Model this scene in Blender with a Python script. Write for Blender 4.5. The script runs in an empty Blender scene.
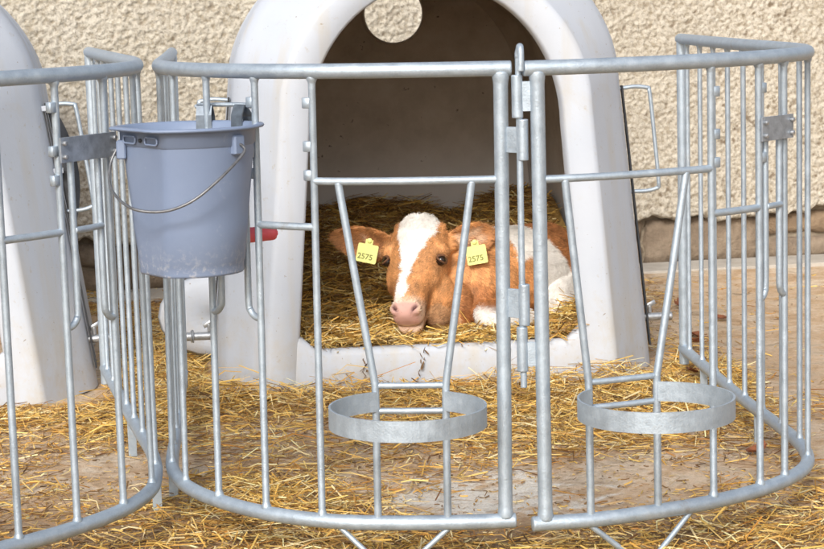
import bpy, math, random
import numpy as np
from mathutils import Vector, Matrix, noise

R = math.radians
rng = np.random.default_rng(7)
random.seed(7)
scene = bpy.context.scene
col = scene.collection

# ------------------------------------------------------------------ camera
cam_data = bpy.data.cameras.new("camera")
cam = bpy.data.objects.new("camera", cam_data)
col.objects.link(cam)
scene.camera = cam
cam_data.sensor_width = 36.0
cam_data.lens = 2000.0 / 824.0 * 36.0
cam_data.clip_start = 0.05
cam_data.clip_end = 600.0
cam.matrix_world = (Matrix.Translation((0, 0, 1.19)) @ Matrix.Rotation(R(90 - 7.85), 4, 'X')
                    @ Matrix.Rotation(R(-1.43), 4, 'Z'))
cam_data.dof.use_dof = True
cam_data.dof.focus_distance = 5.0
cam_data.dof.aperture_fstop = 16.0

# ------------------------------------------------------------------ light
SUN_EL, SUN_AZ = 34.0, 194.0        # azimuth clockwise from +Y (the view direction)
world = bpy.data.worlds.new("World")
scene.world = world
world.use_nodes = True
wn = world.node_tree
bg = wn.nodes["Background"]
sky = wn.nodes.new("ShaderNodeTexSky")
sky.sky_type = 'NISHITA'
sky.sun_disc = False
sky.sun_elevation = R(SUN_EL)
sky.sun_rotation = R(SUN_AZ)
sky.dust_density = 4.0
sky.air_density = 1.0
hsv = wn.nodes.new("ShaderNodeHueSaturation")     # thin cloud: a paler sky
hsv.inputs["Saturation"].default_value = 0.6
wn.links.new(sky.outputs[0], hsv.inputs["Color"])
wn.links.new(hsv.outputs[0], bg.inputs[0])
bg.inputs[1].default_value = 0.125

sun_d = bpy.data.lights.new("sun", 'SUN')
sun_d.energy = 1.5
sun_d.angle = R(12)
sun_d.color = (1.0, 0.975, 0.945)
sun = bpy.data.objects.new("sun", sun_d)
col.objects.link(sun)
sdir = Vector((math.sin(R(SUN_AZ)) * math.cos(R(SUN_EL)), math.cos(R(SUN_AZ)) * math.cos(R(SUN_EL)), math.sin(R(SUN_EL))))
sun.rotation_euler = sdir.to_track_quat('Z', 'Y').to_euler()
sun.location = (-4, -6, 9)

scene.view_settings.view_transform = 'Standard'
scene.view_settings.look = 'None'
scene.view_settings.exposure = 0.52
scene.view_settings.gamma = 1.0
scene.render.engine = 'CYCLES'

# ------------------------------------------------------------------ materials
class NT:
    def __init__(s, name):
        s.m = bpy.data.materials.new(name)
        s.m.use_nodes = True
        s.t = s.m.node_tree
        s.b = s.t.nodes["Principled BSDF"]
        s.tc = s.n("ShaderNodeTexCoord")
    def n(s, k, **kw):
        x = s.t.nodes.new(k)
        for a, v in kw.items():
            setattr(x, a, v)
        return x
    def l(s, a, b):
        s.t.links.new(a, b)
    def noise(s, scale, detail=4, rough=.55, dist=0, coord="Object"):
        x = s.n("ShaderNodeTexNoise")
        x.inputs["Scale"].default_value = scale
        x.inputs["Detail"].default_value = detail
        x.inputs["Roughness"].default_value = rough
        x.inputs["Distortion"].default_value = dist
        s.l(s.tc.outputs[coord], x.inputs["Vector"])
        return x.outputs["Fac"]
    def ramp(s, fac, stops):
        x = s.n("ShaderNodeValToRGB")
        e = x.color_ramp.elements
        while len(e) < len(stops):
            e.new(.5)
        for q, (p, c) in zip(e, stops):
            q.position = p
            q.color = tuple(c) + (1,) if len(c) == 3 else c
        s.l(fac, x.inputs[0])
        return x.outputs[0]
    def mix(s, fac, a, b, mode='MIX'):
        x = s.n("ShaderNodeMix", data_type='RGBA', blend_type=mode)
        for sock, v in ((x.inputs[0], fac), (x.inputs[6], a), (x.inputs[7], b)):
            if hasattr(v, "is_output"):
                s.l(v, sock)
            elif isinstance(v, (int, float)):
                sock.default_value = v
            else:
                sock.default_value = tuple(v) + (1,)
        return x.outputs[2]
    def bump(s, h, strength=.3, dist=.01, prev=None):
        x = s.n("ShaderNodeBump")
        x.inputs["Strength"].default_value = strength
        x.inputs["Distance"].default_value = dist
        s.l(h, x.inputs["Height"])
        if prev:
            s.l(prev, x.inputs["Normal"])
        return x.outputs[0]
    def out(s, color, rough=.6, metal=0., normal=None, **kw):
        for k, v in (("Base Color", color), ("Roughness", rough), ("Metallic", metal)):
            if hasattr(v, "is_output"):
                s.l(v, s.b.inputs[k])
            elif isinstance(v, (int, float)):
                s.b.inputs[k].default_value = v
            else:
                s.b.inputs[k].default_value = tuple(v) + (1,)
        if normal:
            s.l(normal, s.b.inputs["Normal"])
        for k, v in kw.items():
            s.b.inputs[k].default_value = v
        return s.m

def k3(v):
    return (v, v, v)

def m_galv():
    t = NT("galvanised_steel")
    a = t.noise(38, 4, .6)
    b = t.noise(260, 2, .5)
    c = t.ramp(a, [(.3, (.38, .455, .53)), (.55, (.44, .52, .595)), (.75, (.52, .60, .67))])
    c = t.mix(t.ramp(b, [(.4, k3(0)), (.7, k3(.3))]), c, (.60, .64, .67))
    white = t.ramp(t.noise(9, 6, .7), [(.62, k3(0)), (.76, k3(.35))])
    c = t.mix(white, c, (.74, .72, .66))
    stain = t.ramp(t.noise(5.3, 7, .75, .4), [(.63, k3(0)), (.74, k3(.5))])
    c = t.mix(stain, c, (.30, .22, .13))
    r = t.ramp(a, [(.3, k3(.42)), (.7, k3(.62))])
    return t.out(c, r, .6, t.bump(t.noise(60, 5, .7), .2, .004, t.bump(b, .25, .002)))

def m_hutch():
    t = NT("white_hutch_plastic")
    a = t.noise(2.2, 5, .6)
    c = t.ramp(a, [(.3, (.48, .525, .595)), (.7, (.55, .585, .64))])
    g = t.ramp(t.noise(34, 5, .7), [(.62, k3(0)), (.71, k3(.5))])
    c = t.mix(g, c, (.40, .34, .25))
    sm = t.ramp(t.noise(3.1, 8, .78, .8), [(.56, k3(0)), (.74, k3(.42))])
    c = t.mix(sm, c, (.50, .46, .38))
    sp = t.ramp(t.noise(95, 2, .5), [(.72, k3(0)), (.77, k3(.75))])
    c = t.mix(sp, c, (.23, .17, .10))
    # splashed dirt, thickest along the foot
    sep = t.n("ShaderNodeSeparateXYZ")
    t.l(t.tc.outputs["Object"], sep.inputs[0])
    mr = t.n("ShaderNodeMapRange")
    for i, v in ((1, .0), (2, .30), (3, .62), (4, .0)):
        mr.inputs[i].default_value = v
    t.l(sep.outputs[2], mr.inputs[0])
    mul = t.n("ShaderNodeMath", operation='MULTIPLY')
    t.l(mr.outputs[0], mul.inputs[0])
    t.l(t.ramp(t.noise(11, 7, .75), [(.42, k3(0)), (.68, k3(1))]), mul.inputs[1])
    c = t.mix(mul.outputs[0], c, (.50, .42, .29))
    st = t.n("ShaderNodeMapping")
    st.inputs["Scale"].default_value = (16, 16, 1.1)
    t.l(t.tc.outputs["Object"], st.inputs[0])
    sn = t.n("ShaderNodeTexNoise")
    sn.inputs["Scale"].default_value = 1.0
    sn.inputs["Detail"].default_value = 5
    t.l(st.outputs[0], sn.inputs["Vector"])
    c = t.mix(t.ramp(sn.outputs["Fac"], [(.52, k3(0)), (.78, k3(.5))]), c, (.50, .44, .33))
    return t.out(c, .58, 0, t.bump(t.noise(55, 3), .12, .004))

def m_inner():
    t = NT("soiled_hutch_inside")
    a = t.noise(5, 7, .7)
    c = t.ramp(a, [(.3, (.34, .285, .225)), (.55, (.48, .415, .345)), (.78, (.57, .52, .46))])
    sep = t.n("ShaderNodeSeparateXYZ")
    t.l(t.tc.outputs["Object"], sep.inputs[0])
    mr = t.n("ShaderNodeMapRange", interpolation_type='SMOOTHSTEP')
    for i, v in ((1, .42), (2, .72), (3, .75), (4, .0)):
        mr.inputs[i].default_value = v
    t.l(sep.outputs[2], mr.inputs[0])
    c = t.mix(mr.outputs[0], c, (.64, .63, .63))       # paler low down: sunlight through the opening painted into the lining
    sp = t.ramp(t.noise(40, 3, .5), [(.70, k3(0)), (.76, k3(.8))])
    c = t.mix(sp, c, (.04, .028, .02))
    return t.out(c, .6, 0, t.bump(a, .1, .004))

def m_stucco():
    t = NT("roughcast_render")
    a = t.noise(1.1, 5, .6)
    c = t.ramp(a, [(.3, (.50, .455, .37)), (.55, (.575, .53, .44)), (.75, (.62, .58, .505))])
    g = t.noise(48, 4, .65)
    c = t.mix(t.ramp(g, [(.36, k3(.75)), (.52, k3(0))]), c, (.33, .275, .19))
    s = t.ramp(t.noise(2.6, 8, .75, .6), [(.60, k3(0)), (.75, k3(.55))])
    c = t.mix(s, c, (.42, .36, .28))
    grit = t.noise(75, 5, .75)
    c = t.mix(t.ramp(grit, [(.36, k3(.85)), (.50, k3(0))]), c, (.27, .235, .185))
    c = t.mix(t.ramp(grit, [(.58, k3(0)), (.70, k3(.5))]), c, (.70, .66, .57))
    wth = t.ramp(t.noise(.75, 6, .7, .5), [(.5, k3(0)), (.72, k3(.4))])
    c = t.mix(wth, c, (.36, .33, .29))
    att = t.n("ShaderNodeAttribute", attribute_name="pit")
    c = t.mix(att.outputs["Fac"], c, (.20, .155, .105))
    n = t.bump(t.noise(150, 3, .6), .6, .006, t.bump(g, .6, .012))
    return t.out(c, .92, 0, n)

def m_stone():
    t = NT("plinth_stone")
    a = t.noise(7, 7, .7)
    inf = t.n("ShaderNodeObjectInfo")
    c = t.ramp(a, [(.28, (.15, .10, .06)), (.5, (.28, .195, .12)), (.72, (.42, .31, .20))])
    c2 = t.ramp(a, [(.28, (.12, .11, .10)), (.5, (.24, .22, .19)), (.72, (.36, .33, .29))])
    rm = t.n("ShaderNodeMath", operation='MULTIPLY')
    t.l(inf.outputs["Random"], rm.inputs[0]); rm.inputs[1].default_value = .55
    c = t.mix(rm.outputs[0], c, c2)
    return t.out(c, .93, 0, t.bump(t.noise(24, 6, .7), .8, .02))

def m_mortar():
    t = NT("crumbling_mortar")
    c = t.ramp(t.noise(12, 6, .7), [(.3, (.20, .16, .115)), (.7, (.36, .30, .22))])
    return t.out(c, .95, 0, t.bump(t.noise(60, 4), .8, .01))

def m_ground():
    t = NT("dirty_concrete_yard")
    a = t.noise(.9, 8, .65, .3)
    b = t.noise(5.5, 8, .7, .5)
    f = t.noise(46, 6, .7)
    conc = t.ramp(b, [(.32, (.40, .245, .125)), (.47, (.60, .42, .265)), (.60, (.76, .63, .48))])
    dirt = t.ramp(f, [(.3, (.16, .09, .045)), (.55, (.29, .175, .085)), (.75, (.42, .28, .15))])
    sep = t.n("ShaderNodeSeparateXYZ")
    t.l(t.tc.outputs["Object"], sep.inputs[0])
    yr = t.ramp(sep.outputs[1], [(0, k3(0)), (1, k3(1))])
    mr = t.n("ShaderNodeMapRange", interpolation_type='SMOOTHSTEP')   # muck trodden out along the front of the pens
    for i, v in ((1, 3.95), (2, 4.75), (3, .44), (4, .0)):
        mr.inputs[i].default_value = v
    t.l(sep.outputs[1], mr.inputs[0])
    ad = t.n("ShaderNodeMath", operation='ADD')
    t.l(b, ad.inputs[0]); t.l(mr.outputs[0], ad.inputs[1])
    ad2 = t.n("ShaderNodeMath", operation='ADD')
    sc = t.n("ShaderNodeMath", operation='MULTIPLY')
    t.l(a, sc.inputs[0]); sc.inputs[1].default_value = .6
    t.l(ad.outputs[0], ad2.inputs[0]); t.l(sc.outputs[0], ad2.inputs[1])
    c = t.mix(t.ramp(ad2.outputs[0], [(.82, k3(0)), (1.04, k3(.9))]), conc, dirt)
    # dried spill of milk and lime on the pen floor
    mp = t.n("ShaderNodeMapping")
    mp.inputs["Location"].default_value = (-.16, -4.72, 0)
    t.l(t.tc.outputs["Object"], mp.inputs[0])
    ln_ = t.n("ShaderNodeVectorMath", operation='LENGTH')
    t.l(mp.outputs[0], ln_.inputs[0])
    sb_ = t.n("ShaderNodeMath", operation='SUBTRACT')
    t.l(t.noise(9, 7, .7, .5), sb_.inputs[0]); t.l(ln_.outputs["Value"], sb_.inputs[1])
    c = t.mix(t.ramp(sb_.outputs[0], [(.26, k3(0)), (.36, k3(.85))]), c, (.80, .77, .70))
    crumb = t.noise(130, 5, .7, .6)
    c = t.mix(t.ramp(crumb, [(.54, k3(0)), (.66, k3(.75))]), c, (.56, .41, .19))
    c = t.mix(t.ramp(t.noise(85, 5, .75, 1.), [(.34, k3(.5)), (.44, k3(0))]), c, (.22, .135, .07))
    fine = t.ramp(f, [(.35, k3(.4)), (.5, k3(0))])
    c = t.mix(fine, c, (.32, .22, .13))
    r = t.ramp(b, [(.3, k3(.72)), (.7, k3(.9))])
    n = t.bump(t.noise(210, 4), .5, .006, t.bump(f, .6, .014))
    return t.out(c, r, 0, n)

def m_concrete():
    t = NT("apron_concrete")
    c = t.ramp(t.noise(6, 7, .7), [(.3, (.40, .36, .30)), (.7, (.56, .52, .46))])
    return t.out(c, .9, 0, t.bump(t.noise(50, 5), .4, .008))

def m_attr(name, rough, sss=0., sheen=0.):
    t = NT(name)
    a = t.n("ShaderNodeAttribute", attribute_name="col")
    return t.out(a.outputs["Color"], rough, 0, None)

def m_plain(name, c, rough=.5, metal=0., var=.12, scale=30, bump=.1):
    t = NT(name)
    a = t.noise(scale, 5, .6)
    lo = tuple(max(0, q * (1 - var)) for q in c)
    hi = tuple(min(1, q * (1 + var)) for q in c)
    return t.out(t.ramp(a, [(.3, lo), (.7, hi)]), rough, metal, t.bump(a, bump, .003))

def m_bucket():
    t = NT("blue_grey_bucket_plastic")
    c = t.ramp(t.noise(6, 5, .6), [(.3, (.185, .24, .36)), (.7, (.22, .28, .405))])
    sep = t.n("ShaderNodeSeparateXYZ")
    t.l(t.tc.outputs["Object"], sep.inputs[0])
    mr = t.n("ShaderNodeMapRange")
    for i, v in ((1, .0), (2, .075), (3, 1.0), (4, .0)):
        mr.inputs[i].default_value = v
    t.l(sep.outputs[2], mr.inputs[0])
    mul = t.n("ShaderNodeMath", operation='MULTIPLY')
    t.l(mr.outputs[0], mul.inputs[0])
    t.l(t.ramp(t.noise(70, 5, .7), [(.5, k3(0)), (.66, k3(.7))]), mul.inputs[1])
    c = t.mix(mul.outputs[0], c, (.52, .53, .56))
    c = t.mix(t.ramp(t.noise(26, 6, .75, 1.5), [(.62, k3(0)), (.72, k3(.3))]), c, (.44, .47, .54))
    return t.out(c, .45, 0, t.bump(t.noise(90, 3), .08, .002))

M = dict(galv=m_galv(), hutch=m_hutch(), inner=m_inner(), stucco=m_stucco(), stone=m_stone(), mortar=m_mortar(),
         ground=m_ground(), apron=m_concrete(), straw=m_attr("straw", .62), coat=m_attr("calf_coat", .7),
         bucket=m_bucket(), wire=m_plain("bail_wire", (.20, .205, .215), .45, .6, .3, 60),
         red=m_plain("red_rubber", (.72, .10, .12), .5), rubber=m_plain("dark_rubber", (.03, .032, .036), .6),
         flap=m_plain('blackened_flap', (.055, .058, .065), .5, .2, .5, 14), hook=m_plain('dark_zinc_hook', (.15, .18, .215), .45, .5, .3, 45),
         plate=m_plain("spangled_zinc_plate", (.36, .40, .45), .42, .6, .25, 45), bolt=m_plain("bolt_steel", (.42, .44, .46), .4, .7, .25, 60),
         tag=m_plain("yellow_ear_tag", (.76, .78, .26), .45, 0, .06, 60), ink=m_plain("tag_ink", (.20, .20, .05), .6),
         eye=m_plain("calf_eye", (.02, .011, .007), .08, 0, .1, 60, 0), nostril=m_plain("nostril_skin", (.20, .07, .05), .5),
         leaf=m_plain("withered_leaf", (.22, .075, .03), .75, 0, .5, 60, .3),
         curled=m_plain("brown_withered_leaf", (.20, .115, .05), .8, 0, .5, 60, .3))

# ------------------------------------------------------------------ helpers
def new_obj(name, verts, faces, mat, parent=None, smooth=True, origin=(0, 0, 0)):
    me = bpy.data.meshes.new(name)
    o3 = np.array(origin, float)
    vs = [tuple(np.asarray(v, float) - o3) for v in verts]
    me.from_pydata(vs, [], [tuple(f) for f in faces])
    me.update()
    if smooth:
        me.polygons.foreach_set("use_smooth", [True] * len(me.polygons))
    if mat:
        me.materials.append(mat)
    o = bpy.data.objects.new(name, me)
    col.objects.link(o)
    if parent:
        o.parent = parent
    return o

def fast_mesh(name, V, Fq, mat, parent=None, smooth=True, colors=None):
    """V (n,3) and quads or triangles (m,k) as arrays."""
    me = bpy.data.meshes.new(name)
    V = np.ascontiguousarray(V, np.float32)
    Fq = np.ascontiguousarray(Fq, np.int32)
    k = Fq.shape[1]
    me.vertices.add(len(V)); me.vertices.foreach_set("co", V.ravel())
    me.loops.add(Fq.size); me.loops.foreach_set("vertex_index", Fq.ravel())
    me.polygons.add(len(Fq))
    me.polygons.foreach_set("loop_start", np.arange(0, Fq.size, k, dtype=np.int32))
    me.polygons.foreach_set("loop_total", np.full(len(Fq), k, np.int32))
    me.update(calc_edges=True)
    me.polygons.foreach_set("use_smooth", np.full(len(Fq), smooth, bool))
    if colors is not None:
        a = me.attributes.new("col", 'FLOAT_COLOR', 'POINT')
        c4 = np.ones((len(V), 4), np.float32); c4[:, :3] = colors
        a.data.foreach_set("color", c4.ravel())
    me.materials.append(mat)
    o = bpy.data.objects.new(name, me)
    col.objects.link(o)
    if parent:
        o.parent = parent
    return o

def thing(name, label, cat, loc=(0, 0, 0), rot=(0, 0, 0), group=None):
    o = bpy.data.objects.new(name, None)
    o.empty_display_size = .1
    col.objects.link(o)
    o.location = loc; o.rotation_euler = rot
    tag(o, label, cat, group)
    return o

def tag(o, label, cat, group=None):
    o["label"] = label; o["category"] = cat
    if group:
        o["group"] = group
    return o

def catmull(P, n=8):
    P = [np.asarray(p, float) for p in P]
    Q = [2 * P[0] - P[1]] + P + [2 * P[-1] - P[-2]]
    out = []
    for i in range(1, len(Q) - 2):
        a, b, c, d = Q[i - 1], Q[i], Q[i + 1], Q[i + 2]
        for j in range(n):
            t = j / n
            out.append(.5 * ((2 * b) + (c - a) * t + (2 * a - 5 * b + 4 * c - d) * t * t + (3 * b - a - 3 * c + d) * t ** 3))
    out.append(P[-1])
    return np.array(out)

def tube(pts, r, n=10, cap=True):
    """swept circle with slightly domed ends -> verts, faces"""
    P = np.array([np.asarray(p, float) for p in pts])
    m = len(P)
    T = np.gradient(P, axis=0)
    T /= np.linalg.norm(T, axis=1)[:, None]
    ref = np.array([0, 0, 1.]) if abs(T[0][2]) < .9 else np.array([1., 0, 0])
    u = np.cross(ref, T[0]); u /= np.linalg.norm(u)
    rr = np.full(m, r, float) if np.isscalar(r) else np.asarray(r, float)
    V, Fc = [], []
    ang = np.linspace(0, 2 * math.pi, n, endpoint=False)
    def ring(c, u, w, q):
        for a in ang:
            V.append(c + q * (math.cos(a) * u + math.sin(a) * w))
    us = []
    for i in range(m):
        u = u - T[i] * (u @ T[i]); u /= np.linalg.norm(u)
        us.append(u.copy())
    if cap:
        w0 = np.cross(T[0], us[0]); w1 = np.cross(T[-1], us[-1])
        ring(P[0] - T[0] * rr[0] * .10, us[0], w0, rr[0] * .90)
    for i in range(m):
        ring(P[i], us[i], np.cross(T[i], us[i]), rr[i])
        if cap and i == 0:
            ring(P[0] + T[0] * rr[0] * .18, us[0], w0, rr[0])
        if cap and i == m - 2:
            ring(P[-1] - T[-1] * rr[-1] * .18, us[-1], w1, rr[-1])
    if cap:
        ring(P[-1] + T[-1] * rr[-1] * .10, us[-1], w1, rr[-1] * .90)
    k = len(V) // n
    for i in range(k - 1):
        for j in range(n):
            Fc.append((i * n + j, i * n + (j + 1) % n, (i + 1) * n + (j + 1) % n, (i + 1) * n + j))
    if cap:
        Fc.append(tuple(range(n))[::-1]); Fc.append(tuple(range((k - 1) * n, k * n)))
    return V, Fc

def welded(p0, p1, r, n=10, w=.007, k=1.0):
    """straight rod flaring into a weld bead at both ends"""
    p0, p1 = np.asarray(p0, float), np.asarray(p1, float)
    L = np.linalg.norm(p1 - p0); d = (p1 - p0) / L
    ts = [0, w, 1.5 * w, 2.2 * w, L / 2, L - 2.2 * w, L - 1.5 * w, L - w, L]
    k1, k2 = 1 + k * random.uniform(.25, .55), 1 + k * random.uniform(.25, .55)
    return tube([p0 + d * q for q in ts], [r * k1, r * k1, r * (1 + (k1 - 1) * .35), r, r, r, r * (1 + (k2 - 1) * .35), r * k2, r * k2], n)

def merge(*parts):
    V, Fc = [], []
    for v, f in parts:
        k = len(V)
        V += list(v); Fc += [tuple(i + k for i in q) for q in f]
    return V, Fc

def box(c, hx, hy, hz, ux=(1, 0, 0), uy=(0, 1, 0), uz=(0, 0, 1), bev=.18):
    """box with chamfered edges"""
    c, ux, uy, uz = (np.asarray(q, float) for q in (c, ux, uy, uz))
    b = min(hx, hy, hz) * bev
    V = []
    for z, s in ((-hz, b), (-hz + b, 0), (hz - b, 0), (hz, b)):
        ax, ay = hx - s, hy - s
        for x, y in ((-ax, -ay + b), (-ax + b, -ay), (ax - b, -ay), (ax, -ay + b), (ax, ay - b), (ax - b, ay), (-ax + b, ay), (-ax, ay - b)):
            V.append(c + ux * x + uy * y + uz * z)
    Fc = []
    for i in range(3):
        for j in range(8):
            Fc.append((i * 8 + j, i * 8 + (j + 1) % 8, i * 8 + 8 + (j + 1) % 8, i * 8 + 8 + j))
    Fc += [tuple(range(8))[::-1], tuple(range(24, 32))]
    return V, Fc

def smooth_noise(shape, sig, seed=0):
    """periodic gaussian-filtered white noise, unit variance; sig in cells"""
    g = np.random.default_rng(seed).standard_normal(shape)
    fy = np.fft.fftfreq(shape[0])[:, None]; fx = np.fft.fftfreq(shape[1])[None, :]
    k = np.exp(-2 * (math.pi * sig) ** 2 * (fx ** 2 + fy ** 2))
    h = np.real(np.fft.ifft2(np.fft.fft2(g) * k))
    return (h - h.mean()) / h.std()

def grid_faces(nr, nc):
    i = np.arange(nr - 1)[:, None] * nc + np.arange(nc - 1)[None, :]
    i = i.ravel()
    return np.stack([i, i + 1, i + nc + 1, i + nc], 1)

def sst(a, b, x):
    t = np.clip((x - a) / (b - a), 0, 1)
    return t * t * (3 - 2 * t)

# ------------------------------------------------------------------ ground
def axis(fine0, fine1, step, far0, far1):
    f = np.arange(fine0, fine1 + step / 2, step)
    lo = fine0 - np.geomspace(step * 2, fine0 - far0, 22)[::-1]
    hi = fine1 + np.geomspace(step * 2, far1 - fine1, 22)
    return np.concatenate([lo, f, hi])
gx = axis(-3.2, 3.2, .03, -160, 160)
gy = axis(3.0, 9.6, .03, -120, 220)
GXX, GYY = np.meshgrid(gx, gy)
GN = smooth_noise((512, 512), 7, 3) * .0035 + smooth_noise((512, 512), 2, 4) * .0016
def ground_z(x, y):
    i = (np.floor((np.asarray(y) + 40) / .03).astype(int)) % 512
    j = (np.floor((np.asarray(x) + 40) / .03).astype(int)) % 512
    return GN[i, j]
gz = ground_z(GXX, GYY)
ground = fast_mesh("ground", np.stack([GXX, GYY, gz], -1).reshape(-1, 3), grid_faces(len(gy), len(gx)), M['ground'])
ground["kind"] = "structure"

# ------------------------------------------------------------------ wall of the barn
WYAW = R(11.0)
WALL0 = np.array([1.04, 8.68, 0.0])
wu = np.array([math.cos(WYAW), math.sin(WYAW), 0])      # along the wall
wv = np.array([-math.sin(WYAW), math.cos(WYAW), 0])     # into the wall
def wallp(u, v, z):
    return WALL0 + wu * u + wv * v + np.array([0, 0, z])
wall = thing("barn_wall", "cream roughcast barn wall on a low stone plinth behind the hutches", "wall", tuple(WALL0), (0, 0, WYAW))
du = .0055
us_ = np.r_[np.arange(-5.2, -2.9, .011), np.arange(-2.9, 2.0, du), np.arange(2.0, 3.6, .011)]; zs_ = np.r_[np.arange(0.215, 1.5, du), np.arange(1.5, 2.6, .011)]
n1 = smooth_noise((len(zs_), len(us_)), .75, 11)
n2 = smooth_noise((len(zs_), len(us_)), 1.35, 12)
n3 = smooth_noise((len(zs_), len(us_)), 12, 13)
hgt = .0016 * np.tanh(1.3 * n2) + .0040 * np.tanh(1.1 * n1) + .002 * n3
edge = smooth_noise((1, len(us_)), 6, 14)[0] * .011 + smooth_noise((1, len(us_)), 2, 15)[0] * .005
UU, ZZ = np.meshgrid(us_, zs_)
ZZ = ZZ + edge[None, :] * (1 - sst(0, .10, ZZ - .215)) * 1.0
W = np.stack([UU, -.030 - hgt, ZZ], -1)
W[0, :, 1] += .045; W[1, :, 1] += .012                    # ragged lower lip turns back over the plinth
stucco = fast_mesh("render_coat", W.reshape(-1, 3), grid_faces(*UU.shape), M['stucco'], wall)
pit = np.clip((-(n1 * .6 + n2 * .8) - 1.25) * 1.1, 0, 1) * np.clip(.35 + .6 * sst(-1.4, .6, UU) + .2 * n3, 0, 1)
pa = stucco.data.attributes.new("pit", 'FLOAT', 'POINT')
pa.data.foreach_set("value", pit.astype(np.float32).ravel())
new_obj("wall_core", *box((-.8, .26, 1.3), 4.4, .22, 1.33), M['mortar'], wall, False)

def stone_mesh(w, h, d, seed):
    """rough block, front face subdivided and uneven"""
    g = np.random.default_rng(seed)
    nx, nz = 7, 5
    V = []
    for kz in range(nz):
        for kx in range(nx):
            fx, fz = kx / (nx - 1) * 2 - 1, kz / (nz - 1) * 2 - 1
            e = max(abs(fx), abs(fz)) ** 6
            rx = .5 * w * fx * (1 - .06 * abs(fz) ** 4) + g.normal(0, .004); rz = .5 * h * fz * (1 - .06 * abs(fx) ** 4) + g.normal(0, .003)
            V.append((rx, -d * (1 - .6 * e) + g.normal(0, .005), rz))
    Fc = [(a * nx + b, a * nx + b + 1, (a + 1) * nx + b + 1, (a + 1) * nx + b) for a in range(nz - 1) for b in range(nx - 1)]
    rim = [b for b in range(nx)] + [a * nx + nx - 1 for a in range(1, nz)] + [(nz - 1) * nx + b for b in range(nx - 2, -1, -1)] + [a * nx for a in range(nz - 2, 0, -1)]
    k = len(V)
    for i in rim:
        V.append((V[i][0], .03, V[i][2]))
    for i in range(len(rim)):
        j = (i + 1) % len(rim)
        Fc.append((rim[j], rim[i], k + i, k + j))
    return V, Fc
u = -5.0; si = 0
srg = random.Random(5)
while u < 3.4:
    w = srg.uniform(.16, .46)
    if srg.random() < .45:
        hs = [(.055, .10), (.165, .105)]
    else:
        hs = [(.107, .205)]
    for zc, hh in hs:
        o = new_obj("stone", *stone_mesh(w - .014, hh - .01, srg.uniform(.018, .034), 100 + si), M['stone'], wall)
        o.location = (u + w / 2, .035, zc); si += 1
    u += w
apron = new_obj("wall_apron", *box(wallp(-.8, -.11, .004), 4.4, .135, .012, wu, wv), M['apron'], None, False)
apron["kind"] = "structure"

# ------------------------------------------------------------------ hutch
def arch(zb, w0, w1, zs, top, e, n=40):
    """outline right foot -> crown -> left foot: straight leaning sides then a superellipse crown"""
    pts = []
    for z in np.linspace(zb, zs, 9)[:-1]:
        pts.append((w0 + (w1 - w0) * (z - zb) / (zs - zb), z))
    for a in np.linspace(0, math.pi / 2, n // 2):
        pts.append((w1 * math.cos(a) ** (2 / e), zs + (top - zs) * math.sin(a) ** (2 / e)))
    left = [(-x, z) for x, z in pts[:-1]][::-1]
    return np.array(pts + left)

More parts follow.
